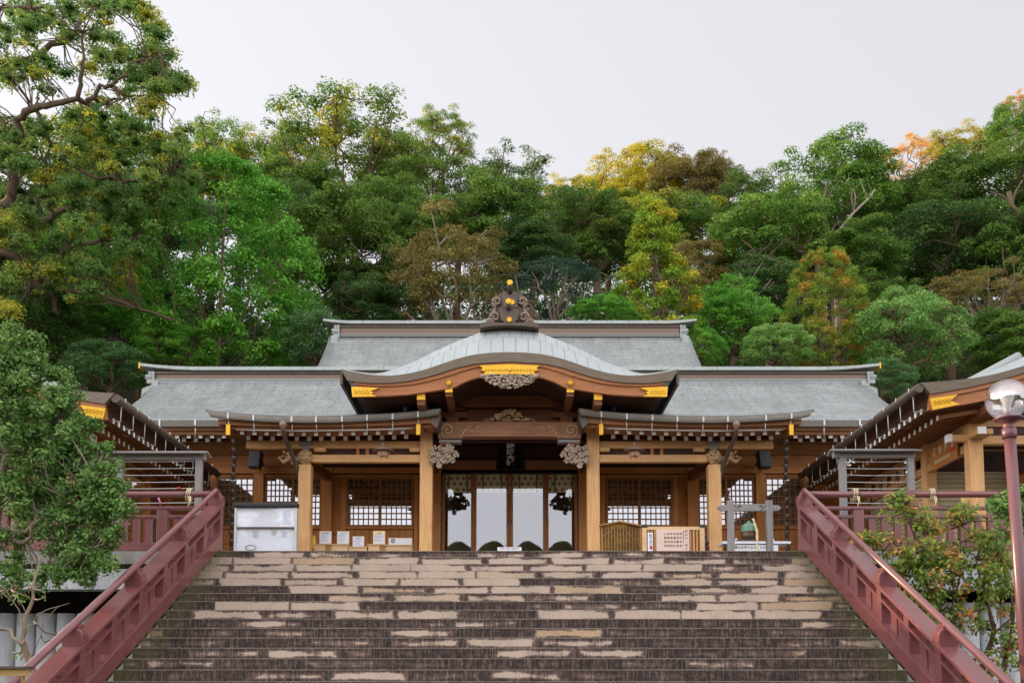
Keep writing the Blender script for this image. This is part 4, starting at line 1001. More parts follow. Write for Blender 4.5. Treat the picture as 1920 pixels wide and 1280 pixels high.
# ---------------------------------------------------------------- side buildings
def side_building(s):
    f = lambda px: px if s > 0 else 1914-px        # mirror about the camera's axis
    FYs = 17.75 if s > 0 else 18.4
    nm = 'right' if s > 0 else 'left'
    XB = lambda px, Y, py=740: s*(px-CX)/FPX*(Y/(_c-(PY0-py)/FPX*_s))
    root = thing('office_building' if s > 0 else 'side_hall', (s*9, FYs+3, PZ), ('wooden shrine office with shutters and a curved gable at the far right' if s > 0 else 'wooden side hall with a dark gutter behind the bush at the far left'), 'building')
    k = 17.75
    ZB = lambda py: Z(py, k)
    top = [(1727, 717), (1755, 715.5), (1784, 713), (1827, 708.5), (1869, 700.5), (1897, 693), (1920, 686), (1960, 671), (2000, 655), (2040, 645), (2075, 641)]
    bot = [(1746, 738), (1765, 735), (1784, 731.5), (1826, 724), (1869, 714), (1897, 706), (1920, 699), (1960, 685), (2000, 671), (2040, 662), (2075, 659)]
    bar = [(1742, 767), (1765, 763), (1801, 757.5), (1826, 753), (1850, 748), (1890, 740), (1920, 733), (1960, 720), (2000, 707), (2040, 699), (2075, 697)]
    gt = [(1727, 717), (1755, 715), (1784, 711), (1812, 702), (1841, 691), (1869, 683), (1897, 673), (1920, 664), (1960, 646), (2000, 630), (2040, 620), (2075, 617)]
    def line(pts, dy):
        L = [(XB(a, k)+0, ZB(c)) for a, c in pts]; cx = L[-1][0]
        M_ = L+[(2*cx-a, c) for a, c in reversed(L[:-1])]
        return M_
    T, B_, Ba, G = (line(p, 0) for p in (top, bot, bar, gt))
    cl = MB().band(T, B_, FYs, FYs+.12).build('curved_eave', 'layered_copper', root)
    B2 = [(a[0]*.5+b[0]*.5, a[1]) for a, b in zip(B_, Ba)]
    MB().band(B_, Ba, FYs+.07, FYs+.18).build('barge_board', 'barge_wood', root)
    mid = [(a[0]*.7+b[0]*.3, a[1]*.72+b[1]*.28) for a, b in zip(B_, Ba)]
    MB().band(B_, mid, FYs+.03, FYs+.069).build('barge_moulding', 'barge_wood', root)
    rows = [[(lerp(a[0], b[0], i/6), FYs+.6*i/6, lerp(a[1], b[1], (i/6)**.85)) for a, b in zip(T, G)] for i in range(7)]
    MB().grid(rows).build('curved_roof_verge', 'copper_tiles_large', root)
    YE = 25.2 if s > 0 else 25.0
    rows = [[(a, FYs+.6+(YE-FYs-.6)*i/6, c) for a, c in G] for i in range(7)]
    MB().grid(rows).build('roof_surface', 'copper_tiles_large', root)
    # descending ridge
    r1 = [(XB(1875, k), FYs+1.0, ZB(681)+.02), (XB(1920, k), FYs+1.0, ZB(656)), (XB(1990, k), FYs+1.0, ZB(620))]
    MB().tube([Vector(p)+Vector((0, .4, 0)) for p in r1], .09, 8).build('roof_hip', 'copper_cap', root)
    # side eave: gutter, fascia, rafters
    xe_ = T[0][0]; ze = T[0][1]
    MB().tube([(xe_-s*.02, FYs+.02, ze-.09), (xe_-s*.02, YE, ze-.11)], .085, 12).build('gutter', 'dark_copper', root)
    q = MB(); x1 = B_[0][0]
    i0 = len(q.v)
    for yy_ in (FYs+.12, YE): q.v += [(xe_+s*.05, yy_, ze-.02), (x1, yy_, B_[0][1]), (Ba[0][0], yy_, Ba[0][1]), (Ba[0][0]+s*.06, yy_, Ba[0][1]), (x1+s*.06, yy_, B_[0][1]+.1), (xe_+s*.3, yy_, ze-.02)]
    for j in range(6):
        j2 = (j+1) % 6; q.face([i0+j, i0+j2, i0+6+j2, i0+6+j])
    q.build('eave_fascia', 'layered_copper' if 0 else 'dark_wood_y', root)
    n = int((YE-FYs)/.55)
    for j in range(n):
        yy_ = FYs+.3+j*.62
        if yy_ > YE: break
        b = MB().tube([(xe_-s*.02, yy_, ze-.17), (xe_-s*.02, yy_, ze-.46), (xe_+s*.42, yy_+.0, ze-.40)], .014, 5); b.tube([(xe_-s*.10, yy_, ze-.02), (xe_-s*.10, yy_, ze-.1), (xe_-s*.02, yy_, ze-.19)], .01, 5)
        b.build('gutter_bracket', 'galvanised', root)
    # soffit following the curve, inner portion
    sofa = [(a, c) for a, c in Ba][:9]
    rows = [[(a, FYs+.18+(YE-FYs-.18)*i/3, c+.10) for a, c in sofa] for i in range(4)]
    MB().grid(rows).build('soffit', 'eave_wood', root)
    y = FYs+.32; j = 0
    while y < YE-.2:
        seg = sofa[:8]
        b = MB().band([(a, c+.09) for a, c in seg], [(a, c+.02) for a, c in seg], y, y+.07)
        b.cur = 1; a0, c0 = seg[0]; b.box(a0-s*.012, a0-s*.001, y-.003, y+.073, c0+.005, c0+.095); b.build('rafter', ['eave_wood', 'rafter_white'], root)
        seg = [(a+s*.30, c-.11) for a, c in sofa[:7]]
        b = MB().band([(a, c+.09) for a, c in seg], [(a, c+.02) for a, c in seg], y+.02, y+.09)
        b.cur = 1; a0, c0 = seg[0]; b.box(a0-s*.012, a0-s*.001, y+.017, y+.093, c0+.005, c0+.095); b.build('rafter', ['eave_wood', 'rafter_white'], root)
        y += .26; j += 1
    # gold plate
    yy_ = FYs+.02
    W_ = lambda a, c: (XB(a, k), ZB(c))
    pl = [W_(1744, 746), W_(1797, 738.5), W_(1790, 744), W_(1786, 748), (W_(1781, 749)), W_(1787, 752), W_(1801, 757), W_(1749, 767.5)]
    g_ = MB().prism(pl, yy_, yy_+.06).build('gold_plate', 'gold_leaf', root)
    b = MB()
    for q_ in range(5): b.tube([(W_(1753+q_*7, 755-q_)[0]+.03*math.cos(a)*(1-a/11), yy_-.004, W_(0, 755-q_)[1]+.055*math.sin(a)*(1-a/11)) for a in np.linspace(0, 8, 16)], .007, 5)
    b.build('relief', 'gold_leaf', g_)
    # columns and beams of the front porch
    PYc = FYs+.9; PYb = PYc+2.1
    cxw = (X(1826, PYc) if s > 0 else s*8.55)
    ct = Z(788, PYc)
    for xx in (cxw, cxw+s*3.6): MB().box(xx-.13, xx+.13, PYc-.13, PYc+.13, PZ, ct).build('column', 'post_wood', root, .02)
    for xx in (cxw+s*.03, cxw+s*3.6): MB().box(xx-.12, xx+.12, PYb-.12, PYb+.12, PZ, ct+.1).build('column', 'post_wood', root, .02)
    MB().box(cxw, cxw+s*6, PYc-.08, PYc+.08, Z(834, PYc), Z(818, PYc)).build('tie_beam', 'post_wood_x', root, .01)
    MB().box(cxw-s*.1, cxw+s*6, PYc-.09, PYc+.07, Z(802, PYc), Z(790, PYc)).build('eave_beam', 'post_wood_x', root, .01)
    MB().box(cxw+s*.13, cxw+s*6, PYc+.12, PYc+.2, Z(818, PYc), Z(800, PYc)).build('gable_board', 'plaster', root)
    b = MB().beam((cxw+s*.15, PYc, Z(818, PYc)), (cxw+s*1.7, PYc, Z(790, PYc)), .12, .2); b.build('brace', 'dark_wood', root)
    for z0_, z1_ in ((843, 828), (806, 790)):
        MB().box(cxw-.06, cxw+.06, PYc+.13, YE-.9, Z(z0_, PYc), Z(z1_, PYc)).build('side_beam', 'post_wood_y', root, .01)
    MB().box(cxw-.15, cxw+.15, PYc-.5, PYc-.1, Z(826, PYc), Z(815, PYc)).build('beam_nose', 'post_wood_y', root, .02)
    MB().box(cxw-.15, cxw+.0, PYc-.54, PYc-.501, Z(826, PYc), Z(813, PYc)).build('beam_cap', 'rafter_white', root)
    b = MB().box(cxw-s*.42, cxw-s*.13, PYc-.06, PYc+.06, Z(828, PYc), Z(816, PYc)); b.cur = 1; b.box(cxw-s*.50, cxw-s*.42, PYc-.08, PYc+.08, Z(829, PYc), Z(815, PYc)); b.build('beam_nose', ['post_wood_x', 'rafter_white'], root)
    b = MB().box(cxw-.15, cxw+.15, PYc-1.0, PYc+.1, Z(797, PYc), Z(780, PYc)); b.build('purlin', 'eave_wood_y', root, .02)
    b = MB().box(cxw-.1, cxw+.1, PYc-1.03, PYc-1.001, Z(796, PYc), Z(788, PYc)); b.build('beam_cap', 'rafter_white', root)
    # body
    xb1 = cxw+s*6
    b = MB().box(cxw+s*.1, xb1, PYb+.1, YE-.1, PZ, Z(846, PYb)).build('wall', 'wall_wood', root)
    MB().box(cxw+s*.12, xb1, PYb-.02, PYb+.08, Z(884, PYb), Z(846, PYb)).build('wall_beam', 'dark_wood', root, .01)
    MB().box(cxw+s*.12, xb1, PYb-.05, PYb+.08, Z(846, PYb), Z(843, PYb)).build('wall_rail', 'wall_wood', root, .01)
    MB().box(cxw+s*.05, xb1, PYb-.5, PYb+3, Z(800, PYb)-.02, Z(800, PYb)+.05).build('porch_ceiling', 'dark_wood', root)
    MB().box(cxw+s*.08, xb1, PYb+.02, PYb+.1, Z(843, PYb), Z(800, PYb)).build('upper_wall', 'dark_wood', root)
    # shutters (slats) on the front
    def shutter(x0, x1, y0_, y1_, z0_, z1_, name='shutter'):
        b = MB(); z = z0_
        front = abs(y1_-y0_) < .3
        while z < z1_:
            if front: b.prism([(x0, z), (x1, z), (x1, z+.085), (x0, z+.085)], y0_, y1_); b.box(x0, x1, y0_-.015, y0_, z+.0, z+.02)
            else: b.box(x0, x1, y0_, y1_, z, z+.085); b.box(x0-s*.015, x0, y0_, y1_, z, z+.02)
            z += .095
        return b.build(name, 'cream_shutter', root)
    xs0 = X(1739, PYb) if s > 0 else cxw+s*.4
    shutter(xs0, xs0+s*1.72, PYb-.0, PYb+.05, PZ+.1, Z(887, PYb))
    if s > 0:
        MB().box(X(1886, PYb), X(1905, PYb), PYb-.06, PYb+.1, PZ, Z(846, PYb)).build('column', 'wall_wood_z', root)
        shutter(cxw+s*.02, cxw+s*.07, PYb+.3, PYb+3.4, PZ+.3, Z(905, PYb+1.2))
        for px, ch in ((1783, '授'), (1821, '与'), (1858, '所')):
            text(ch, .26, (X(px, PYb), PYb-.03, Z(864, PYb)), 'letter_dark', root, bold=.006)
        # slanted board on the side beam
        sg_ = thing('sign_board', (cxw-.1, PYc+1.05, Z(838, PYc+1)), 'brown wooden board with a red seal fixed to the side beam of the office', 'sign')
        MB().box(cxw-.13, cxw-.08, PYc+.42, PYc+1.62, Z(858, PYc+.4), Z(812, PYc+.4)).build('board', 'wall_wood', sg_, .01)
        for i, ch in enumerate('正参拝'): text(ch, .17, (cxw-.135, PYc+1.42-i*.28, Z(828, PYc+.5)), 'letter_cream', sg_, rot=(90, 0, -90), bold=.003)
        text('諏訪神社御朱印受付', .085, (cxw-.135, PYc+1.05, Z(848, PYc+.5)), 'letter_cream', sg_, rot=(90, 0, -90))
        MB().box(cxw-.138, cxw-.13, PYc+.48, PYc+.66, Z(843, PYc+.5), Z(820, PYc+.5)).build('seal', 'letter_red', sg_)
        text('本', .15, (cxw-.142, PYc+.57, Z(831, PYc+.5)), 'letter_cream', sg_, rot=(90, 0, -90))
        s2 = thing('sign_board', (cxw-.1, PYb+1.9, Z(880, PYb+1.5)), 'long pale wooden name board on the office side wall behind the grey frame', 'sign')
        MB().box(cxw-.08, cxw-.02, PYb+.5, PYb+3.3, Z(894, PYb+.5), Z(862, PYb+.5)).build('board', 'post_wood_y', s2, .01)
        for i, ch in enumerate('御守授与所'): text(ch, .26, (cxw-.085, PYb+2.9-i*.5, Z(878, PYb+.5)), 'letter_dark', s2, rot=(90, 0, -90), bold=.005)
        nt_ = MB().box(X(1799, PYc+.5), X(1812, PYc+.5), PYc+.5, PYc+.51, Z(942, PYc+.5), Z(920, PYc+.5)); tag(nt_.build('paper_notice', 'paper_yellow'), 'small yellow paper notice hanging beside the office column', 'notice')
    else:
        for j in range(3):
            y0_ = PYb+.5+j*1.5
            if y0_+1.2 > YE: break
            w_ = MB().box(cxw-.06+.16, cxw+.04, y0_, y0_+1.2, PZ+.9, PZ+.95); w_.box(cxw-.06+.16, cxw+.04, y0_, y0_+1.2, PZ+2.2, PZ+2.25)
            w_ = w_.build('window', 'lattice_wood', root)
            b = MB()
            for q_ in range(8): b.box(cxw+.08, cxw+.06, y0_+q_*.17, y0_+q_*.17+.02, PZ+.95, PZ+2.2)
            for q_ in range(7): b.box(cxw+.085, cxw+.065, y0_, y0_+1.2, PZ+1.0+q_*.19, PZ+1.02+q_*.19)
            b.build('lattice', 'lattice_wood', w_)
            MB().box(cxw+.0, cxw+.03, y0_, y0_+1.2, PZ+.95, PZ+2.2).build('pane', 'window_glass', w_)
        for yy_ in (PYb+.3, PYb+1.9, PYb+3.4): MB().box(cxw-.02, cxw+.14, yy_-.08, yy_+.08, PZ, ct).build('wall_post', 'wall_wood_z', root)
for s in (1, -1): side_building(s)
# ---------------------------------------------------------------- things on the terrace
def grey_frame(s):
    f = lambda px: px if s > 0 else px
    YF = 18.3
    if s > 0: a, b_, yt, tl, tr = 1579, 1706, 846, 1557, 1720
    else: a, b_, yt, tl, tr = 226, 374, 850, 150, 390
    xa, xb = X(a, YF), X(b_, YF)
    r = thing('paper_rack', ((xa+xb)/2, YF, PZ), 'weathered grey timber frame strung with wires behind the %s railing' % ('right' if s > 0 else 'left'), 'rack', 'fortune paper racks')
    zt = Z(yt, YF)
    for x in ((xa, xb) if s > 0 else (xa, xb, X(150, YF))): MB().box(x-.06, x+.06, YF-.05, YF+.05, PZ, zt-.1).build('post', 'grey_wood', r, .005)
    MB().box(X(tl+5, YF), X(tr-5, YF), YF-.06, YF+.06, zt-.12, zt+.0).build('top_beam', 'grey_wood_x', r, .005)
    b = MB(); zc = zt+.05; x0, x1 = X(tl, YF), X(tr, YF)
    b.beam(((x0+x1)/2-abs(x1-x0)/2, YF-.12, zt+.0), ((x0+x1)/2+abs(x1-x0)/2, YF-.12, zt+.0), .22, .025, (0, -.3, 1)); b.beam((x0, YF+.1, zt+.0), (x1, YF+.1, zt+.0), .22, .025, (0, .3, 1))
    b.build('little_roof', 'chain_metal' if 0 else 'grey_wood_x', r)
    for i, py in enumerate((864.5, 877.5, 890, 903, 915, 928, 942)):
        x0 = xa if s > 0 else X(150, YF)
        p = [(lerp(x0, xb, q/6), YF, Z(py-(s < 0)*.3, YF)-.012*math.sin(q/6*math.pi)) for q in range(7)]
        MB().tube(p, .008, 5).build('wire', 'galvanised', r)
    b = MB(); rg = random.Random(4+s)
    if s > 0: spots = ((1588, 866), (1583, 862), (1592, 872), (1596, 864), (1702, 866), (1704, 880), (1700, 874))
    else: spots = ((252, 906), (249, 910))
    for px, py in spots:
        c = at(px, py, YF-.01); d = Vector((rg.uniform(-.07, .07), 0, rg.uniform(-.07, .02)))
        b.beam(c, c+d, .012, .03); b.beam(c, c+Vector((-d.x, 0, d.z)), .012, .03)
    tag(b.build('tied_paper_strips', 'paper_white'), 'white fortune paper strips tied to the wires of the %s grey frame' % ('right' if s > 0 else 'left'), 'paper strips')
    if s < 0:
        c = at(297, 932, YF-.03); tag(MB().tube([c, c+Vector((.02, 0, -.06)), c+Vector((.05, 0, -.12))], [.02, .012, .03], 6).build('ribbon', 'pink_ribbon'), 'small pink ribbon tied to the lowest wires of the left grey frame', 'ribbon')
        c = at(332, 915, YF-.03); tag(MB().tube([c, c+Vector((.06, 0, .01))], .018, 6).build('ribbon', 'red_ribbon'), 'small red ribbon tied to a wire just over the left handrail', 'ribbon')
    YR = Y0+.40
    for px in ((357,) if s < 0 else (1600, 1743)):
        x = X(px, YR); b = MB()
        for q in (-.03, .0, .03): b.tube([(x+q+.015*math.cos(a), YR+.095*math.sin(a), PZ+1.04+.11*math.cos(a)) for a in np.linspace(0, 6.28, 14)], .009, 5, False)
        b.tube([(x+.02, YR-.09, PZ+1.0), (x+.04, YR-.1, PZ+.9), (x+.01, YR-.1, PZ+.8)], .012, 5); b.tube([(x+.05, YR-.09, PZ+1.0), (x+.06, YR-.1, PZ+.85)], .01, 5)
        tag(b.build('rope_tie', 'rope'), {357: 'pale rope looped round the left platform handrail near the newel', 1600: 'pale rope looped round the right handrail in front of the grey frame post', 1743: 'pale rope looped round the right handrail beside the cap post'}[px], 'rope')
for s in (-1, 1): grey_frame(s)
# notice board
NY = 21.0
x0, x1 = X(446, NY), X(557, NY)
r = thing('notice_board', ((x0+x1)/2, NY, PZ), 'large glazed white notice board with a black top rail left of the outer column', 'notice board')
zt, zm, zb = Z(952, NY), Z(989, NY), Z(1070, NY)
MB().box(X(440, NY), X(561, NY), NY-.10, NY+.12, Z(951, NY), Z(943, NY)).build('top_hood', 'black_metal', r, .02)
MB().box(x0, x1, NY, NY+.06, zb, zt).build('back_panel', 'board_paper', r)
for a, c in ((x0-.03, x0+.02), (x1-.02, x1+.03)): MB().box(a, c, NY-.05, NY+.07, PZ, zt).build('side_frame', 'galvanised', r)
MB().box(x0+.02, x1-.02, NY-.05, NY-.0, zm-.02, zm+.012).build('cross_rail', 'dark_copper', r)
MB().box(x0+.02, x1-.02, NY-.035, NY-.028, zb, zt).build('glazing', 'board_glass', r)
rg = random.Random(8)
for (a, c, d, e, m) in ((476, 495, 993, 1008, 'letter_blue'), (511, 528, 992, 1005, 'letter_grey'), (530, 546, 993, 1009, 'letter_blue'), (532, 552, 956, 985, 'letter_blue')):
    pg = MB().box(X(a, NY), X(c, NY), NY-.006, NY-.002, Z(e, NY), Z(d, NY)).build('notice', 'paper_white', r)
    b = MB(); y = d+1.5
    while y < e-1:
        b.box(X(a+1, NY), X(lerp(a, c, rg.uniform(.5, .95)), NY), NY-.009, NY-.0065, Z(y+.5, NY), Z(y, NY)); y += 1.5
    b.build('lettering', m, pg)
b = MB(); b.tube([(X(474+10*math.cos(a), NY), NY-.008, Z(1026+4.5*math.sin(a), NY)) for a in np.linspace(0, 6.28, 24)], .006, 4); b.build('drawn_oval', 'letter_grey', r)
# framed sheets on little offering boxes
SYY = 23.6
SH = ((612.5, 995, 1019.5, 11.7, 'white', 'white framed sheet, leftmost of the row on the boxes by the outer left column', '御祈祷案内'), (645.5, 995, 1019.5, 11.7, 'white', 'white framed sheet with blue writing, second from the left in the row on the boxes', '七五三詣'),
      (674, 1004.5, 1025, 11.2, 'white', 'short white unframed sheet with faint writing, middle of the row on the boxes', '初宮詣'), (712.5, 994.5, 1020, 11.5, 'yellow', 'yellow bordered framed sheet, fourth from the left in the row on the boxes', '厄除'), (752, 1007.5, 1021.5, 22.5, 'white', 'wide low framed sheet at the right end of the row on the boxes', '祭'))
for i, (px, a, c, hw, colr, lab, tx) in enumerate(SH):
    x0, x1, z0, z1 = X(px-hw, SYY), X(px+hw, SYY), Z(c, SYY), Z(a, SYY)
    r = thing('framed_sheet', ((x0+x1)/2, SYY, z0), lab, 'sign')
    MB().box(x0, x1, SYY, SYY+.025, z0, z1).build('frame', 'pale_wood' if colr == 'white' else 'gold_leaf', r, .004)
    MB().box(x0+.014, x1-.014, SYY-.004, SYY-.001, z0+.014, z1-.014).build('sheet', 'paper_white' if colr == 'white' else 'paper_white', r)
    if colr == 'yellow': MB().box(x0+.04, x1-.04, SYY-.007, SYY-.0045, z1-.08, z1-.03).build('title_band', 'paper_yellow', r)
    text(tx, .042 if hw < 20 else .12, ((x0+x1)/2-(.17 if hw > 20 else 0), SYY-.008, z1-.055 if hw < 20 else (z0+z1)/2), 'letter_blue' if hw < 20 else 'letter_dark', r, extrude=.001)
    if hw < 20:
        b = MB()
        for k in range(6): b.box(x0+.03, lerp(x0, x1, random.uniform(.6, .9)), SYY-.007, SYY-.0045, z1-.10-.03*k, z1-.094-.03*k)
        b.build('writing', 'letter_blue', r)
BXS = ((605, 626, 'board', 'pale offering box with an orange front edge under the leftmost sheet'), (641, 658, 'b', 'plain pale offering box under the second sheet'), (675, 690, 'b', 'low pale offering box under the middle sheet'), (708, 725, 'b', 'pale offering box with an orange edge under the yellow sheet'), (752, 776, 'b', 'long pale offering box under the wide low sheet'))
px = 594
for i, (mid_, e, _, lab) in enumerate(BXS):
    px0 = (594, 626, 658, 694, 726)[i]; px1 = (625, 657, 692, 725, 776)[i]; yt = (1020, 1021, 1025.5, 1021, 1022)[i]
    x0, x1 = X(px0, SYY), X(px1, SYY); zt = Z(yt, SYY)
    r = thing('offering_box', ((x0+x1)/2, SYY, PZ), lab, 'box', 'pale offering boxes in a row')
    MB().box(x0, x1, SYY-.16, SYY+.2, PZ+.45, zt-.03).build('box_body', 'pale_wood', r, .01); MB().box(x0-.015, x1+.015, SYY-.18, SYY+.22, zt-.03, zt-.002).build('lid', 'pale_wood', r, .004)
    for xx in (x0+.05, x1-.05): MB().box(xx-.03, xx+.03, SYY-.1, SYY+.1, PZ, PZ+.45).build('leg', 'pale_wood', r)
    if i in (0, 3): MB().box(x1-.12, x1-.01, SYY-.166, SYY-.161, PZ+.46, zt-.035).build('orange_panel', 'board_wood', r)
c = at(588.5, 1016, 23.5)
t_ = thing('gold_statuette', tuple(c-Vector((0, 0, .3))), 'small gold gourd shaped ornament half hidden behind the outer left column', 'ornament')
MB().lathe([(.05, -.22), (.085, -.13), (.05, -.03), (.06, .04), (.035, .1), (.045, .14), (.01, .18)], tuple(c), 12).build('gourd_body', 'gold_leaf', t_)
MB().box(c.x-.06, c.x+.06, c.y-.06, c.y+.06, PZ, c.z-.22).build('stand', 'dark_wood', t_)
# small white card on the top step
YC = Y0+.6
t_ = thing('floor_sign', (X(955, YC), YC, PZ), 'low white sign strip with small writing on the top step before the doors', 'sign')
zs = Z(1025.2, YC)
MB().box(X(933, YC), X(977.5, YC), YC, YC+.02, PZ, zs).build('board', 'paper_white', t_)
text('ご参拝の皆様へ御静かに', .034, (X(955, YC), YC-.004, zs-.03), 'letter_grey', t_, extrude=.001)
# tan information board
KY2 = 21.2
P2 = lambda a, c: (X(a, KY2), Z(c, KY2))
r = thing('information_board', (X(1164, KY2), KY2, PZ), 'brown peaked wooden board covered in columns of black writing right of the inner column', 'notice board')
MB().prism([P2(1126, 1085), P2(1126, 985.5), P2(1160, 979), P2(1197, 985.5), P2(1197, 1085)][::-1], KY2, KY2+.06).build('board', 'board_wood', r)
b = MB(); b.beam((P2(1123, 985.5)[0], KY2, P2(0, 985.3)[1]), (P2(1160.3, 0)[0], KY2, P2(0, 978)[1]), .16, .03); b.beam((P2(1159.7, 0)[0], KY2, P2(0, 978)[1]), (P2(1201, 0)[0], KY2, P2(0, 986)[1]), .16, .03); b.build('little_roof', 'board_wood', r)
MB().box(P2(1197.5, 0)[0], P2(1201, 0)[0], KY2-.03, KY2+.09, PZ, P2(0, 986.5)[1]).build('post', 'board_wood', r)
txt = '諏訪神社御由緒寛永二年長崎氏神三社勧請鎮座国家安泰五穀豊穣商売繁盛家内安全厄除交通'
rg = random.Random(2)
for i in range(12):
    st = ''.join(rg.choice(txt) for _ in range(17)); x = X(1193-i*5.6, KY2)
    text('\n'.join(st), .052 if i > 3 else .06, (x, KY2-.003, Z(1018, KY2)), 'letter_dark', r, extrude=.001, spacing=.78, name='writing')
# small gate fence with the pink board
FY2 = 20.6
r = thing('low_fence', (X(1260, FY2), FY2, PZ), 'pale slatted wooden gate with black capped posts right of the brown board', 'gate')
for px in (1206.5, 1314): pst = MB().box(X(px-4, FY2), X(px+4, FY2), FY2-.05, FY2+.05, PZ, Z(989, FY2)).build('post', 'pale_wood', r, .005); MB().box(X(px-4, FY2)-.006, X(px+4, FY2)+.006, FY2-.056, FY2+.056, Z(989, FY2), Z(983.5, FY2)).build('post_cap', 'black_metal', pst)
MB().box(X(1210.5, FY2), X(1310, FY2), FY2-.03, FY2+.03, Z(993, FY2), Z(987, FY2)).build('top_rail', 'pale_wood', r)
for i in range(17):
    px = 1213+i*6
    MB().box(X(px, FY2), X(px+2.6, FY2), FY2-.012, FY2+.012, PZ+.1, Z(993, FY2)).build('slat', 'post_wood', r)
MB().box(X(1210.5, FY2), X(1310, FY2), FY2-.03, FY2+.03, PZ+.08, PZ+.14).build('bottom_rail', 'pale_wood', r)
r = thing('prayer_board', (X(1257, FY2), FY2-.06, Z(1030, FY2)), 'pink board with rows of characters hung on the pale slatted gate', 'sign')
MB().box(X(1228, FY2), X(1289, FY2), FY2-.07, FY2-.04, Z(1050, FY2), Z(993, FY2)).build('board', 'pink_board', r)
for i, st in enumerate(('家内安全', '商売繁昌', '交通安全', '学業成就', '良縁成就', '心願成就')):
    for j, ch in enumerate(st): text(ch, .052, (X(1273-i*5.7, FY2), FY2-.072, Z(1001.5+j*7.4, FY2)), 'letter_dark', r, extrude=.001)
text('\n'.join('諏訪社ノ御守'), .052, (X(1283.5, FY2), FY2-.072, Z(1013, FY2)), 'letter_grey', r, extrude=.001, spacing=1.4)
text('\n'.join('各種御祈祷受付致シマス'), .026, (X(1278, FY2), FY2-.072, Z(1009, FY2)), 'letter_grey', r, extrude=.001, spacing=1.1)
r = thing('banner_paper', (X(1217, FY2), FY2-.06, Z(1030, FY2)), 'narrow white printed paper strip tied to the left post of the pale gate', 'notice')
MB().box(X(1212, FY2), X(1221.5, FY2), FY2-.064, FY2-.06, Z(1040, FY2), Z(999, FY2)).build('paper', 'paper_white', r)
text('\n'.join('御守授与所'), .07, (X(1217.5, FY2), FY2-.067, Z(1016, FY2)), 'letter_blue', r, extrude=.001, spacing=.9); MB().box(X(1216, FY2), X(1220.5, FY2), FY2-.068, FY2-.065, Z(1030, FY2), Z(1024, FY2)).build('red_stamp', 'letter_red', r)
# dark ornament behind outer right column
c = at(1322, 1016, 22.3)
t_ = thing('dark_figurine', tuple(c), 'small dark bronze figurine half hidden left of the outer right column', 'ornament')
b = MB().sphere(tuple(c), .07, 8, 6, (1, 1, 1.5)); b.sphere((c.x+.01, c.y, c.z+.13), .045, 8, 6); b.sphere((c.x+.06, c.y, c.z-.02), .04, 6, 4); b.build('figure_body', 'chain_metal', t_); MB().box(c.x-.08, c.x+.08, c.y-.08, c.y+.08, PZ, c.z-.09).build('stand', 'dark_wood', t_)
# bell frame
BY = 19.4
xa, xb = X(1367.5, BY), X(1439.5, BY)
r = thing('bell_stand', ((xa+xb)/2, BY, PZ), 'weathered grey wooden frame with a carved crossbeam holding the bell', 'frame')
for x in (xa, xb): MB().box(x-.06, x+.06, BY-.06, BY+.06, PZ, Z(938, BY)).build('post', 'grey_wood', r, .006)
P3 = lambda a, c: (X(a, BY), Z(c, BY))
MB().prism([P3(1343, 951), P3(1348, 947), P3(1356, 947), P3(1372, 945), P3(1435, 945), P3(1450, 947), P3(1456, 947), P3(1462, 952), P3(1458, 957), P3(1450, 957.5), P3(1440, 958), P3(1365, 958), P3(1352, 957.5), P3(1347, 955)][::-1], BY-.045, BY+.045).build('crossbeam', 'grey_wood_x', r, .006)
b = MB()
for s in (-1, 1):
    cx_ = 1403.5+s*20
    b.tube([(X(cx_+4*math.cos(a)*(1-a/9), BY), BY-.047, Z(949+2*math.sin(a)*(1-a/9), BY)) for a in np.linspace(0, 7, 14)], .006, 4); b.tube([P3(cx_+s*10, 947)[0:1]+(BY-.047,)+P3(0, 947)[1:], P3(cx_+s*0, 0)[0:1]+(BY-.047,)+P3(0, 957)[1:]], .005, 4)
b.build('carved_lines', 'letter_dark', r)
bx_, bz = X(1401.5, BY), Z(994, BY)
t_ = thing('round_bell', (bx_, BY, bz), 'round green and bronze suzu bell hanging in the grey frame', 'bell')
b = MB().lathe([(.03, .19), (.035, .16), (.08, .13), (.135, .10), (.155, .05), (.158, .0), (.17, -.012), (.17, -.03)], (bx_, BY, bz), 20); b.build('upper_shell', 'verdigris', t_)
b = MB().lathe([(.168, -.031), (.158, -.05), (.162, -.09), (.165, -.13), (.135, -.17), (.07, -.195), (.01, -.2)], (bx_, BY, bz), 20); b.build('lower_shell', 'bell_bronze', t_)
MB().tube([(bx_, BY, bz+.18), (bx_-.02, BY, bz+.26), (bx_, BY, Z(959, BY)), (bx_+.02, BY, bz+.26), (bx_+.005, BY, bz+.18)], .011, 6).build('hanging_ring', 'black_metal', t_)
b = MB()
for q in (0, 1):
    b.tube([(bx_+.04+.07*min(1, k/7)+.010*math.cos(k*.9+q*math.pi), BY-.19+.010*math.sin(k*.9+q*math.pi), bz+.2-k*.035) for k in range(38)], .017, 6)
tag(b.build('bell_rope', 'rope'), 'twisted straw rope hanging down in front of the round bell', 'rope')
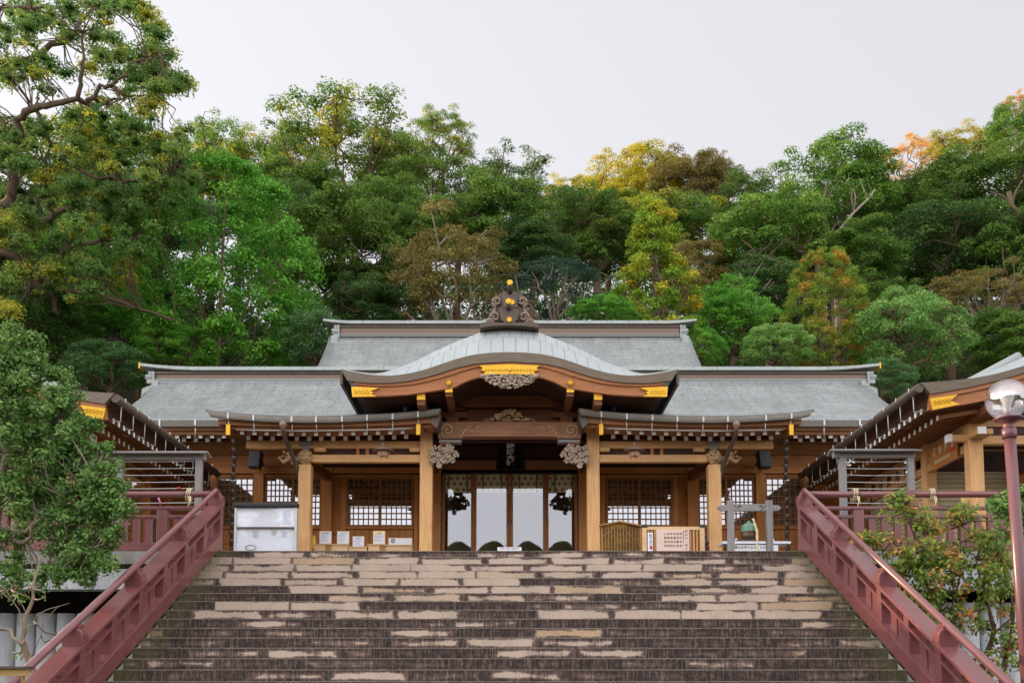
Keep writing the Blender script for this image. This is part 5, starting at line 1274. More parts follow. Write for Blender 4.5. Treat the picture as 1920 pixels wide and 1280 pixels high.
# white table with notices behind the bell frame
TYY = 20.4
r = thing('side_table', (X(1415, TYY), TYY, PZ), 'low table edged with white signs behind the bell frame', 'table')
MB().box(X(1352, TYY), X(1479, TYY), TYY, TYY+.5, Z(1018.5, TYY), Z(1014, TYY)).build('table_top', 'board_paper', r)
for px in (1356, 1474): MB().box(X(px, TYY), X(px+3, TYY), TYY+.05, TYY+.1, PZ, Z(1018.5, TYY)).build('leg', 'black_metal', r)
t_ = thing('table_sign', (X(1400, TYY-.03), TYY-.03, PZ+.3), 'long white sign with black characters leaning on the low table', 'sign')
MB().box(X(1360, TYY), X(1454, TYY), TYY-.05, TYY-.03, PZ+.1, Z(1022, TYY)).build('board', 'paper_white', t_)
text('神様のお守りおみくじかえで', .065, name='characters', loc=(X(1405, TYY), TYY-.055, Z(1026.5, TYY)), mat='letter_dark', parent=t_, extrude=.001)
for i, px in enumerate((1380, 1404, 1449)):
    c = at(px, 1011, TYY+.1); r = thing('small_figurine', (c.x, c.y, Z(1014, TYY+.1)), ('tiny blue and white figurine at the left of the low table', 'tiny blue and white figurine in the middle of the low table', 'tiny white lump of paper at the right of the low table')[i], 'figurine')
    MB().sphere((c.x, c.y, Z(1012, TYY)), .03, 8, 6).build('figure_body', 'letter_blue' if i < 2 else 'paper_white', r); MB().sphere((c.x+.005, c.y, Z(1009, TYY)), .02, 8, 6).build('figure_head', 'paper_white', r)
# street lamp
LY = 11.2
c = at(1888, 749, LY); base = Vector((at(1925, 1160, LY).x+.03, LY, GZ))
r = thing('globe_lamp', tuple(base), 'maroon lamp post with a clear glass globe beside the right stair railing', 'lamp')
d = c-base; tp = base+d*((Z(790, LY)-GZ)/d.z)
MB().tube([base, base+d*.5, tp], [.075, .068, .062], 16).build('post', 'lamp_maroon', r)
b = MB(); b.lathe([(.075, -.19), (.08, -.185), (.08, -.09), (.066, -.08), (.066, .0), (.15, .015), (.165, .035), (.10, .05)], tuple(tp), 20); b.build('collar', 'lamp_maroon', r)
gl_ = MB().sphere(tuple(c), .232, 32, 20).build('globe', 'globe_glass', r)
MB().lathe([(.03, -.17), (.04, -.12), (.045, -.06), (.075, .02), (.085, .07), (.06, .09), (.02, .095)], tuple(c), 16).build('bulb', 'bulb_glass', r)
# low wooden fence at the lower left
FY3 = 10.6
r = thing('timber_barrier', (X(20, FY3, 1260), FY3, GZ), 'low yellowish timber barrier with a dark cap at the bottom left corner', 'fence')
xa, xb = X(-60, FY3, 1260), X(52, FY3, 1260)
MB().box(xa, xb, FY3-.04, FY3+.04, Z(1267, FY3), Z(1253, FY3)).build('rail', 'fence_wood', r); MB().box(xa, xb+.02, FY3-.07, FY3+.07, Z(1253, FY3), Z(1248.5, FY3)).build('cap', 'dark_copper', r)
MB().box(xb-.14, xb-.04, FY3-.03, FY3+.03, GZ, Z(1267, FY3)).build('post', 'fence_wood', r)
# hills behind the viewer that the door glass mirrors
b = MB()
rows = []
for i in range(2):
    row = []
    for j in range(481):
        x = -60+j*.25; zz = 0 if i == 0 else 13.0+1.1*abs(math.sin((x)*math.pi/3.3))
        row.append((x, -45, GZ-1 if i == 0 else zz))
    rows.append(row)
rows.append([(x, -65, GZ-1) for x, y, z in rows[0]])
tag(b.grid(rows).build('hills_behind', 'leaf_litter'), kind='structure')
# ---------------------------------------------------------------- vegetation
def leaves_mesh(name, cents, dirs, size, rgn, fold=.25, aspect=.5, cval=None, droop=0.0):
    """rhombic leaves as one mesh; per leaf colour values in attribute lv"""
    n = len(cents)
    nrm = dirs/np.maximum(1e-6, np.linalg.norm(dirs, axis=1))[:, None]
    a = rgn.normal(size=(n, 3)); a[:, 2] -= droop
    t = a-nrm*(a*nrm).sum(1)[:, None]; t /= np.maximum(1e-6, np.linalg.norm(t, axis=1))[:, None]
    b = np.cross(nrm, t); sz = size*rgn.uniform(.6, 1.35, n)[:, None]
    v = np.empty((n, 4, 3)); w_ = aspect*sz*.5
    v[:, 0] = cents-t*sz*.5; v[:, 2] = cents+t*sz*.5
    v[:, 1] = cents+b*w_+nrm*sz*fold*.3; v[:, 3] = cents-b*w_+nrm*sz*fold*.3
    me = bpy.data.meshes.new(name); me.vertices.add(n*4); me.vertices.foreach_set('co', v.astype(np.float32).ravel())
    me.loops.add(n*4); me.loops.foreach_set('vertex_index', np.arange(n*4, dtype=np.int32))
    me.polygons.add(n); me.polygons.foreach_set('loop_start', np.arange(0, n*4, 4, dtype=np.int32)); me.polygons.foreach_set('loop_total', np.full(n, 4, dtype=np.int32))
    col = np.ones((n, 4), np.float32); col[:, 0] = rgn.uniform(0, 1, n); col[:, 1] = cval if cval is not None else rgn.uniform(0, 1, n); col[:, 2] = rgn.uniform(0, 1, n)*.38+(col[:, 1]*.62)
    me.update(calc_edges=True)
    at_ = me.attributes.new('lv', 'FLOAT_COLOR', 'FACE'); at_.data.foreach_set('color', col.ravel())
    return me
def clump_points(rgn, centers, radii, per, squash=.75, shell=.55):
    P, D, Cv = [], [], []
    for c, r in zip(centers, radii):
        n = int(per*(r/.2)**2)
        d = rgn.normal(size=(n, 3)); d /= np.linalg.norm(d, axis=1)[:, None]; d[:, 2] = np.where(d[:, 2] < -.35, -d[:, 2], d[:, 2])
        rad = r*(shell+(1-shell)*rgn.uniform(0, 1, n)**.6)*rgn.uniform(.85, 1.15, n)
        # sub lumps
        q = d+.0; p = c+q*rad[:, None]*np.array([1, 1, squash])
        P.append(p); D.append(d*.8+np.array([0, 0, .45])+rgn.normal(size=(n, 3))*.42); Cv.append(np.full(n, rgn.uniform(0, 1)))
    return np.concatenate(P), np.concatenate(D), np.concatenate(Cv)
def limbs(rgn, centers, base_z, fork, r0, nmain, wig=.06, top=None):
    b = MB(); b.smooth = True
    tx = rgn.uniform(-.08, .08, 4)
    tk = [Vector((tx[0], tx[1], base_z)), Vector((tx[2]*.6, tx[3]*.6, (base_z+fork)/2)), Vector((0, 0, fork))]
    if top is not None: tk.append(Vector((tx[0]*.5, tx[2]*.5, top)))
    b.tube(tk, [r0*1.35, r0*1.1, r0]+([r0*.25] if top is not None else []), 9)
    idx = [int(rgn.integers(len(centers)))]
    Cn = np.array(centers)
    while len(idx) < nmain:
        d = np.min(np.linalg.norm(Cn[:, None]-Cn[idx][None], axis=2), axis=1); idx.append(int(np.argmax(d)))
    nodes = []
    for i in idx:
        e = Vector(Cn[i]); s_ = Vector((0, 0, fork*rgn.uniform(.85, 1.0))); s_.z = fork-abs(fork-base_z)*.12*rgn.uniform(0, 1)
        pts = []
        for k in range(7):
            t = k/6; p = s_.lerp(e, t); p.z += .16*math.sin(t*math.pi)*(-1 if e.z > fork+.4 else 1)*.6
            if 0 < k < 6: p += Vector(rgn.normal(size=3))*wig
            pts.append(p)
        rs = [r0*.55*(1-.8*k/6) for k in range(7)]
        b.tube(pts, rs, 7, False); nodes += [(p, r) for p, r in zip(pts[1:], rs[1:])]
    NP = np.array([tuple(p) for p, _ in nodes])
    for c in Cn:
        j = int(np.argmin(np.linalg.norm(NP-c, axis=1)+np.maximum(0, NP[:, 2]-c[2])*.5)); p0, rr = nodes[j]; e = Vector(c)
        m = p0.lerp(e, .5)+Vector(rgn.normal(size=3))*wig*.8
        b.tube([p0, m, e], [min(rr, r0*.25), r0*.12, r0*.05], 5, False)
    return b
def crown_centers(rgn, n, rmin=.5, lob=.18, zlo=-.55, flat=1.0):
    out = []; ph = rgn.uniform(0, 6.28, 6)
    while len(out) < n:
        d = rgn.normal(size=3); d /= np.linalg.norm(d)
        if d[2] < zlo: continue
        L = 1+lob*(math.sin(3*math.atan2(d[1], d[0])+ph[0])*.5+math.sin(5*math.asin(max(-1, min(1, d[2])))+ph[1])*.5+math.sin(7*math.atan2(d[1], d[0])+ph[2]+3*d[2])*.4)
        p = d*L*(rmin+(1-rmin)*rgn.uniform(0, 1)**.5)*.86*np.array([1, 1, flat])
        if all(np.linalg.norm(p-q) > .13 for q in out[-40:]): out.append(p)
        else: out.append(p) if rgn.uniform() < .3 else None
    return np.array(out)
BANK = {}
def bank(kind, seed):
    key = (kind, seed)
    if key in BANK: return BANK[key]
    rgn = np.random.default_rng(seed*17+len(kind)*101)
    if kind == 'broad':
        cs = crown_centers(rgn, 165, .4, .22, -.95); rd = rgn.uniform(.11, .23, len(cs))
        P, D, Cv = clump_points(rgn, cs, rd, 330, .75); sz = .042; lb = limbs(rgn, cs, -3.2, -.62, .055, 8)
    elif kind == 'airy':
        cs = crown_centers(rgn, 150, .35, .3, -.75); rd = rgn.uniform(.09, .19, len(cs)); P, D, Cv = clump_points(rgn, cs, rd, 260, .75, .3); sz = .038; lb = limbs(rgn, cs, -3.2, -.95, .05, 13, .05)
    elif kind == 'dense':
        cs = crown_centers(rgn, 120, .7, .12, -.7); rd = rgn.uniform(.13, .2, len(cs)); P, D, Cv = clump_points(rgn, cs, rd, 400, .8); sz = .040; lb = limbs(rgn, cs, -2.6, -.5, .05, 8)
    elif kind == 'cone':
        cs = []
        for k in range(165):
            z = rgn.uniform(0, 1)**1.25*2-1; r = (1-(z+1)/2)**.75*.9+.08; a = rgn.uniform(0, 6.28); q = r*rgn.uniform(.45, 1.05)
            cs.append((q*math.cos(a), q*math.sin(a), z+.04*math.sin(a*5)))
        cs = np.array(cs); rd = rgn.uniform(.11, .2, len(cs)); P, D, Cv = clump_points(rgn, cs, rd, 330, .6, .2); D[:, 2] += .2; sz = .042; lb = limbs(rgn, cs, -2.6, -.9, .05, 14, .03, top=.95)
    elif kind == 'hinoki':
        cs = []
        for k in range(330):
            z = rgn.uniform(-1, 1); r = math.sqrt(max(0, 1-abs(z*.92)**2.4))*(.96-.22*max(0, z)); a = rgn.uniform(0, 6.28); q = r*rgn.uniform(.6, 1.0)**.5
            cs.append((q*math.cos(a), q*math.sin(a), z))
        cs = np.array(cs); rd = rgn.uniform(.09, .17, len(cs)); P, D, Cv = clump_points(rgn, cs, rd, 400, .7, .3); sz = .034; lb = limbs(rgn, cs[::3], -2.4, -.8, .024, 12, .04, top=.9)
    elif kind == 'bare':
        cs = crown_centers(rgn, 120, .5, .25, -.6, .8); rd = rgn.uniform(.09, .18, len(cs)); P, D, Cv = clump_points(rgn, cs, rd, 260, .5, .3); sz = .034; lb = limbs(rgn, cs, -2.4, -.8, .05, 18, .08)
    cm = leaves_mesh('crown', P, D, sz, rgn, cval=Cv)
    lm = lb.mesh('trunk', 'bark')
    BANK[key] = (cm, lm); return BANK[key]
def tree(name, kind, seed, px, py, rx, ry, Y, leaf, label, cat='tree', group='trees on the hillside behind the shrine', barkm='bark', rot=None):
    cm, lm = bank(kind, seed)
    c = at(px, py, Y); ppm = FPX/(Y*1.0)/(1/ _c); ppm = FPX*_c/(Y) if 0 else FPX/(Y*_c+c.z*_s)
    Rx, Rz = rx*1.15/ppm, ry*1.12/ppm; gz = float(hill(c.x, Y))
    r = thing(name, (c.x, Y, gz), label, cat, group)
    rg = random.Random(seed*31+int(px)); a = rot if rot is not None else rg.uniform(0, 6.28)
    o = link('crown', cm, r); o.location = (0, 0, c.z-gz); o.scale = (Rx, Rx, Rz); o.rotation_euler = (0, 0, a)
    t = link('trunk', lm, r); t.location = (0, 0, c.z-gz); t.scale = (Rx, Rx, Rz); t.rotation_euler = (0, 0, a)
    if not cm.materials: cm.materials.append(MATS['leaf_mid'])
    o.material_slots[0].link = 'OBJECT'; o.material_slots[0].material = MATS[leaf]; t.material_slots[0].link = 'OBJECT'; t.material_slots[0].material = MATS[barkm]
    return r
T_ = [
 ('camphor_tree', 'broad', 1, -330, 420, 260, 240, 40, 'leaf_deep', 'deep green camphor beyond the left edge of the slope', 'bark'),  # added with the next two, out of frame, to shade the hall roof
 ('camphor_tree', 'broad', 2, -420, 560, 240, 230, 32, 'leaf_deep', 'deep green camphor standing left of the side hall', 'bark'),
 ('camphor_tree', 'broad', 3, -700, 420, 260, 260, 36, 'leaf_deep', 'farthest deep green camphor on the left slope', 'bark'),
 ('camphor_tree', 'broad', 4, -120, 420, 180, 170, 46, 'leaf_deep', 'deep green camphor just behind the huge old camphor', 'bark'),
 # front row, just behind the roofs
 ('cypress_tree', 'hinoki', 1, 412, 530, 168, 188, 37, 'leaf_bright', 'big bright green cypress rising behind the left wing of the hall', 'brown_bark'),
 ('broadleaf_tree', 'broad', 1, 160, 535, 120, 115, 40, 'leaf_bright', 'fresh green tree left of the big bright cypress', 'pale_bark'),
 ('broadleaf_tree', 'dense', 2, 40, 640, 110, 110, 36, 'leaf_dark', 'dark round tree low at the left edge behind the bush', 'bark'),
 ('evergreen_shrub', 'dense', 3, 205, 695, 80, 55, 33.5, 'leaf_blue', 'low blue green shrub behind the left end of the roof ridge', 'bark'),
 ('evergreen_shrub', 'dense', 4, 590, 640, 62, 62, 35, 'leaf_blue', 'blue green shrub at the left end of the upper roof', 'bark'),
 ('oak_tree', 'airy', 3, 845, 520, 112, 118, 39, 'leaf_olive', 'brownish olive tree directly behind the left half of the upper roof', 'pale_bark'),
 ('weeping_tree', 'bare', 1, 1045, 550, 105, 72, 38, 'leaf_teal', 'dark teal tree with bare pale twigs right of the ridge ornament', 'pale_bark'),
 ('cedar_tree', 'cone', 1, 1226, 520, 98, 132, 37.5, 'leaf_cedar', 'yellow green cedar behind the right half of the upper roof', 'brown_bark'),
 ('evergreen_shrub', 'dense', 5, 1130, 590, 60, 30, 35.5, 'leaf_bright', 'bright green shrub peeping over the upper roof right of the ornament', 'bark'),
 ('broadleaf_tree', 'broad', 5, 1370, 600, 75, 72, 39, 'leaf_bright', 'bright green small tree between the yellow cedar and the rusty cedar', 'bark'),
 ('cedar_tree', 'hinoki', 2, 1548, 590, 72, 104, 36, 'leaf_rust', 'rust tinted cedar behind the right end of the roof ridge', 'brown_bark'),
 ('evergreen_shrub', 'dense', 6, 1455, 655, 62, 45, 34.5, 'leaf_pale', 'pale green shrub left of the rust tinted cedar', 'bark'),
 ('broadleaf_tree', 'dense', 7, 1700, 640, 100, 95, 35, 'leaf_pale', 'pale green rounded tree right of the rust tinted cedar', 'bark'),
 ('evergreen_shrub', 'dense', 8, 1655, 720, 60, 45, 33, 'leaf_blue', 'blue green shrub just above the right end of the hall eave', 'bark'),
 ('broadleaf_tree', 'broad', 6, 1890, 640, 80, 60, 38, 'leaf_mid', 'mid green small tree at the right edge over the office roof', 'bark'),
 ('broadleaf_tree', 'bare', 2, 1840, 560, 90, 70, 40, 'leaf_olive', 'thin olive leaved tree with bare pale branches near the right edge', 'pale_bark'),
 # middle
 ('camphor_tree', 'broad', 2, 640, 470, 118, 105, 45, 'leaf_deep', 'deep green camphor right of the big bright cypress', 'brown_bark'),
 ('camphor_tree', 'broad', 3, 530, 440, 90, 90, 48, 'leaf_dark', 'dark camphor behind the upper right of the bright cypress', 'bark'),
 ('broadleaf_tree', 'broad', 4, 700, 590, 80, 75, 40, 'leaf_dark', 'dark tree between the blue green shrub and the olive tree', 'bark'),
 ('broadleaf_tree', 'broad', 5, 300, 400, 110, 70, 46, 'leaf_blue', 'grey green tree above the left side of the bright cypress', 'bark'),
 ('broadleaf_tree', 'broad', 3, 50, 470, 110, 90, 44, 'leaf_deep', 'deep green tree at the left edge below the spreading camphor', 'bark'),
 ('broadleaf_tree', 'broad', 2, 260, 560, 80, 100, 43, 'leaf_dark', 'shadowy dark tree tucked left behind the bright cypress', 'bark'),
 ('camphor_tree', 'broad', 1, 965, 425, 105, 88, 50, 'leaf_deep', 'deep green camphor with visible limbs behind the olive tree', 'brown_bark'),
 ('broadleaf_tree', 'broad', 5, 770, 450, 75, 70, 47, 'leaf_deep', 'deep green tree filling the gap left of the olive tree', 'bark'),
 ('broadleaf_tree', 'broad', 6, 1000, 480, 90, 60, 44, 'leaf_dark', 'dark tree over the teal weeping tree', 'bark'),
 ('broadleaf_tree', 'broad', 3, 1120, 440, 100, 75, 47, 'leaf_deep', 'deep green tree left of the yellow cedar top', 'bark'),
 ('camphor_tree', 'broad', 6, 1445, 450, 125, 95, 45, 'leaf_mid', 'broad mid green camphor with a thick brown limb right of the yellow cedar', 'brown_bark'),
 ('camphor_tree', 'broad', 1, 1570, 370, 118, 105, 51, 'leaf_mid', 'tall camphor with clumped crown reaching the sky over the rust tinted cedar', 'pale_bark'),
 ('broadleaf_tree', 'broad', 4, 1600, 490, 100, 70, 44, 'leaf_mid', 'mid green tree below the tall clumped camphor', 'brown_bark'),
 ('broadleaf_tree', 'broad', 2, 1440, 560, 100, 70, 42, 'leaf_dark', 'dark tree between the yellow cedar and rust tinted cedar, under the brown limb', 'pale_bark'),
 ('broadleaf_tree', 'broad', 5, 1780, 470, 130, 95, 46, 'leaf_dark', 'dark broad tree right of the tall clumped camphor', 'bark'),
 ('camphor_tree', 'broad', 3, 1840, 370, 130, 90, 50, 'leaf_deep', 'deep green camphor at the right edge under the golden lit top', 'brown_bark'),
 ('broadleaf_tree', 'broad', 6, 1900, 480, 90, 90, 43, 'leaf_deep', 'deep green tree with a leaning limb at the right edge', 'brown_bark'),
 ('broadleaf_tree', 'broad', 1, 1300, 520, 70, 70, 45, 'leaf_olive', 'olive tinted tree right of the yellow cedar', 'pale_bark'),
 # skyline
 ('broadleaf_tree', 'broad', 3, 1400, 400, 75, 70, 56, 'leaf_deep', 'deep green crown filling the skyline between the brownish and the clumped crowns', 'bark'),
 ('broadleaf_tree', 'airy', 1, 1345, 340, 45, 45, 61, 'leaf_olive', 'small brownish shoulder of the skyline left of the clumped camphor', 'bark'),
 ('broadleaf_tree', 'broad', 6, 1240, 430, 120, 60, 55, 'leaf_camphor', 'wide crown just under the golden skyline tree', 'bark'),
 ('broadleaf_tree', 'broad', 2, 1035, 415, 60, 58, 57, 'leaf_deep', 'deep green shoulder of the skyline left of the golden dip', 'bark'),
 ('broadleaf_tree', 'broad', 4, 1650, 400, 70, 60, 55, 'leaf_deep', 'deep green crown under the thin orange skyline tree', 'bark'),
 ('broadleaf_tree', 'broad', 5, 1740, 390, 80, 60, 57, 'leaf_mid', 'mid green crown on the skyline right of the orange tree', 'bark'),
 ('broadleaf_tree', 'broad', 1, 540, 380, 110, 70, 52, 'leaf_deep', 'deep green crown under the left shoulder of the highest crown', 'bark'),
 ('broadleaf_tree', 'broad', 4, 400, 380, 90, 60, 54, 'leaf_camphor', 'half golden crown above the bright cypress', 'bark'),
 ('broadleaf_tree', 'broad', 2, 860, 430, 90, 60, 50, 'leaf_deep', 'deep green crown just above the olive tree', 'bark'),
 ('broadleaf_tree', 'broad', 6, 720, 400, 90, 70, 51, 'leaf_mid', 'mid green crown below the highest camphor', 'bark'),
 ('broadleaf_tree', 'broad', 1, 1650, 580, 70, 60, 41, 'leaf_deep', 'deep green tree between the rust tinted cedar and the pale rounded tree', 'bark'),
 ('broadleaf_tree', 'dense', 6, 330, 660, 70, 45, 34.5, 'leaf_bright', 'bright low shrub under the big bright cypress beside the roof ridge', 'bark'),
 ('broadleaf_tree', 'dense', 4, 110, 600, 80, 60, 37.5, 'leaf_mid', 'mid green shrub below the fresh green tree at the left', 'bark'),
 ('broadleaf_tree', 'dense', 5, 1310, 660, 50, 45, 34.5, 'leaf_bright', 'bright green shrub at the right end of the upper roof', 'bark'),
 ('camphor_tree', 'airy', 4, 645, 295, 150, 112, 57, 'leaf_camphor', 'tall airy camphor, highest crown left of the middle of the skyline', 'bark'),
 ('camphor_tree', 'airy', 5, 745, 320, 80, 72, 58, 'leaf_camphor', 'airy camphor shoulder just right of the highest crown', 'bark'),
 ('camphor_tree', 'airy', 5, 550, 300, 70, 72, 59, 'leaf_camphor', 'airy camphor shoulder just left of the highest crown', 'bark'),
 ('camphor_tree', 'airy', 2, 455, 325, 105, 90, 60, 'leaf_camphor', 'airy camphor on the skyline left of the highest crown', 'bark'),
 ('camphor_tree', 'airy', 2, 372, 300, 60, 70, 63, 'leaf_camphor', 'small thin crown on the skyline beside the big spreading camphor', 'bark'),
 ('camphor_tree', 'airy', 3, 830, 260, 62, 52, 61, 'leaf_camphor', 'small tufted crown poking above the skyline right of the highest crown', 'bark'),
 ('camphor_tree', 'airy', 1, 800, 372, 110, 90, 56, 'leaf_deep', 'airy dark camphor below the small tufted skyline crown', 'bark'),
 ('camphor_tree', 'airy', 2, 935, 360, 95, 78, 58, 'leaf_deep', 'airy dark camphor on the skyline above the hall ornament', 'bark'),
 ('broadleaf_tree', 'airy', 3, 1085, 370, 60, 45, 66, 'leaf_yellow', 'golden lit small crown in the dip of the skyline', 'pale_bark'),
 ('broadleaf_tree', 'broad', 1, 1195, 350, 88, 66, 62, 'leaf_yellow', 'golden yellow crown on the skyline left of the brownish one', 'bark'),
 ('broadleaf_tree', 'broad', 5, 1292, 362, 84, 76, 60, 'leaf_olive', 'brownish crown on the skyline right of the golden one', 'pale_bark'),
 ('broadleaf_tree', 'bare', 1, 1705, 310, 62, 58, 68, 'leaf_orange', 'thin orange autumn crown on the skyline at the right', 'pale_bark'),
 ('broadleaf_tree', 'airy', 3, 1810, 285, 75, 35, 64, 'leaf_yellow', 'low golden crown on the skyline near the right edge', 'bark'),
 ('broadleaf_tree', 'broad', 2, 1905, 265, 60, 70, 56, 'leaf_mid', 'green crown at the top of the right edge', 'bark'),
 ('broadleaf_tree', 'bare', 2, 1905, 200, 30, 28, 62, 'leaf_orange', 'thin reddish treetop at the very right edge of the skyline', 'pale_bark'),
 ('broadleaf_tree', 'broad', 4, 1140, 420, 80, 50, 58, 'leaf_camphor', 'half golden tree below the dip of the skyline', 'bark'),
 ('broadleaf_tree', 'broad', 3, 200, 330, 150, 80, 52, 'leaf_camphor', 'half golden tree behind the lower limbs of the spreading camphor', 'bark'),
]
for a in T_:
    nm, kd, sd_, px, py, rx, ry, Y, lf, lab, bk = a
    tree(nm, kd, sd_, px, py, rx, ry, Y, lf, lab, barkm=bk, cat='shrub' if 'shrub' in nm else 'tree')
# ---- big spreading camphor at the upper left, limbs traced in depth
def big_camphor():
    rgn = np.random.default_rng(5); YT = 33.0
    base = at(-150, 700, YT+1); gz = float(hill(base.x, YT+1))
    r = thing('camphor_tree', (base.x, YT+1, gz), 'huge old camphor with thick twisting limbs filling the upper left corner', 'tree')
    def L(pts, r0, r1, dy0=0, dy1=0):
        n = len(pts); r0 *= .62; r1 *= .55; return [at(px, py, YT+lerp(dy0, dy1, i/(n-1))) for i, (px, py) in enumerate(pts)], [lerp(r0, r1, i/(n-1)) for i in range(n)]
    lim = [L([(-260, 760), (-200, 520), (-120, 400), (-50, 380)], .9, .5), L([(-60, 385), (0, 400), (40, 405), (78, 415), (100, 400), (150, 385)], .40, .12),
        L([(5, 400), (22, 360), (30, 330), (35, 290), (30, 225), (60, 205), (100, 195), (145, 185), (150, 150), (158, 110), (155, 60)], .30, .07, 0, -2),
        L([(145, 185), (168, 195), (180, 175), (212, 160), (240, 125), (275, 112), (300, 105)], .15, .05, -1, -2),
        L([(168, 195), (200, 190), (240, 180), (290, 175)], .1, .04, -1, 1), L([(-40, 130), (20, 120), (60, 110), (120, 80), (160, 30), (190, 5)], .26, .08, 1, 2),
        L([(70, 210), (95, 270), (85, 320), (70, 400)], .12, .1), L([(80, 330), (120, 350), (150, 345), (200, 370)], .12, .05, 0, 2),
        L([(-30, 470), (30, 480), (60, 520), (95, 550), (110, 590)], .28, .12, 0, 1), L([(40, 490), (100, 540), (180, 545), (260, 580), (330, 600)], .2, .06, 1, 0),
        L([(-30, 10), (10, 12), (60, 18), (110, 15)], .16, .07), L([(115, 300), (170, 330), (230, 340), (300, 330), (330, 310)], .12, .05, 1, 0),
        L([(60, 520), (120, 470), (190, 450), (260, 440), (300, 400)], .15, .05, 0, 2), L([(-20, 300), (20, 330), (60, 350)], .14, .07, 2, 2), L([(-20, 200), (10, 240), (30, 290)], .12, .08, 1, 1)]
    b = MB()
    for p, q in lim:
        # smooth by subdivision with jitter
        P2 = []; Q2 = []
        for i in range(len(p)-1):
            for k in range(3):
                t = k/3; v = p[i].lerp(p[i+1], t)+Vector(rgn.normal(size=3))*.06*(k > 0); P2.append(v); Q2.append(lerp(q[i], q[i+1], t))
        P2.append(p[-1]); Q2.append(q[-1]); b.tube(P2, Q2, 8)
    cs = []
    spots = [(250, 110, 40), (300, 100, 28), (285, 65, 24), (265, 30, 20), (300, 130, 18), (290, 165, 30), (230, 150, 30), (335, 160, 18), (190, 110, 40), (150, 40, 45), (100, 30, 40), (40, 60, 45), (20, 150, 45), (90, 140, 35), (130, 220, 45), (190, 230, 45),
        (60, 260, 35), (10, 300, 40), (150, 290, 45), (210, 290, 40), (250, 240, 32), (280, 200, 25), (330, 165, 15), (100, 350, 40), (170, 370, 45), (240, 350, 45), (300, 310, 40), (310, 270, 28), (30, 380, 30), (20, 440, 45), (90, 450, 50), (160, 440, 50), (230, 430, 50),
        (290, 390, 40), (320, 360, 30), (60, 530, 50), (140, 520, 50), (210, 500, 45), (20, 560, 50), (270, 480, 35), (210, 25, 25), (-20, 100, 50), (-30, 250, 50), (-20, 400, 50), (-30, 20, 50), (240, 10, 20), (60, 5, 40), (350, 330, 22), (345, 250, 16), (335, 290, 18)]
    for px, py, rr in spots:
        for k in range(max(3, int(rr/3.4))):
            a, q = rgn.uniform(0, 6.28), rr*math.sqrt(rgn.uniform(0, 1)); cs.append((px+q*math.cos(a), py+q*math.sin(a), YT+rgn.uniform(-2.5, 3.5)))
    W = np.array([tuple(at(*c)) for c in cs]); rd = rgn.uniform(.16, .46, len(W))
    P, D, Cv = [], [], []
    for c, q in zip(W, rd):
        n = int(360*q*q/.16); d = rgn.normal(size=(n, 3)); d /= np.linalg.norm(d, axis=1)[:, None]; d[:, 2] = np.where(d[:, 2] < -.4, -d[:, 2], d[:, 2])
        P.append(c+d*(q*rgn.uniform(.05, 1.2, n))[:, None]*np.array([1.15, 1.15, .7])); D.append(d*.7+np.array([0, 0, .4])+rgn.normal(size=(n, 3))*.5); Cv.append(np.full(n, rgn.uniform()))
    # twigs to the clumps
    NP = np.array([tuple(v) for p, q in lim for v in p])
    for c in W:
        j = int(np.argmin(np.linalg.norm(NP-c, axis=1))); p0 = Vector(NP[j]); e = Vector(c)
        b.tube([p0, p0.lerp(e, .35)+Vector(rgn.normal(size=3))*.18, p0.lerp(e, .7)+Vector(rgn.normal(size=3))*.2, e], [.025, .02, .014, .007], 5, False)
    b.build('limbs', 'brown_bark', r)
    me = leaves_mesh('crown', np.concatenate(P), np.concatenate(D), .12, rgn, cval=np.concatenate(Cv)); me.materials.append(MATS['leaf_oldcamphor_sun_tint'])
    o = link('crown', me, r); o.location = -r.location
big_camphor()
# ---- limbs that show in front of crowns
def extra_limb(label, pts, Y, r0, r1, mat='brown_bark'):
    r0 *= .55; r1 *= .6; Y += 1.5
    rg = random.Random(int(pts[0][0])); P_ = [at(px, py, Y)+Vector((0, rg.uniform(-.3, .3), 0)) for px, py in pts]; b = MB(); n = len(P_)
    b.tube(P_, [lerp(r0, r1, i/(n-1)) for i in range(n)], 8)
    for i in range(1, n-1):
        for k in range(2):
            e = P_[i]+Vector((rg.uniform(-1, 1), rg.uniform(-.5, .5), rg.uniform(.2, 1.3))); m = P_[i].lerp(e, .5)+Vector((rg.uniform(-.2, .2), 0, rg.uniform(-.1, .2))); b.tube([P_[i], m, e], [r1*.7, r1*.5, r1*.25], 5)
    gz = float(hill(P_[0].x, Y)); b.tube([P_[0], (P_[0].x+.2, Y+.3, gz-.3)], [r0, r0*1.2], 8)
    tag(b.build('leaning_trunk', mat), label, 'tree', 'leaning trunks among the hillside trees')
extra_limb('thick brown leaning trunk under the broad camphor right of the yellow cedar', [(1490, 505), (1470, 490), (1440, 480), (1420, 478), (1398, 477)], 41, .22, .12)
extra_limb('upright pale trunk below the tall clumped camphor', [(1552, 500), (1556, 460), (1545, 420), (1542, 390), (1548, 350)], 43.5, .24, .1)
extra_limb('pale trunk slanting up right beside the upright one under the clumped camphor', [(1556, 470), (1575, 430), (1600, 400), (1630, 370), (1645, 350)], 43, .14, .06, 'pale_bark')
extra_limb('dark brown curved trunk between the broad camphor and the clumped camphor', [(1530, 500), (1515, 480), (1495, 465), (1470, 445), (1460, 420)], 42, .24, .12)
extra_limb('reddish leaning trunk at the right edge', [(1925, 440), (1912, 410), (1900, 385), (1890, 360)], 41, .22, .16)
extra_limb('pale trunk leaning left low at the right edge', [(1922, 590), (1905, 560), (1890, 530), (1870, 520)], 38, .22, .1)
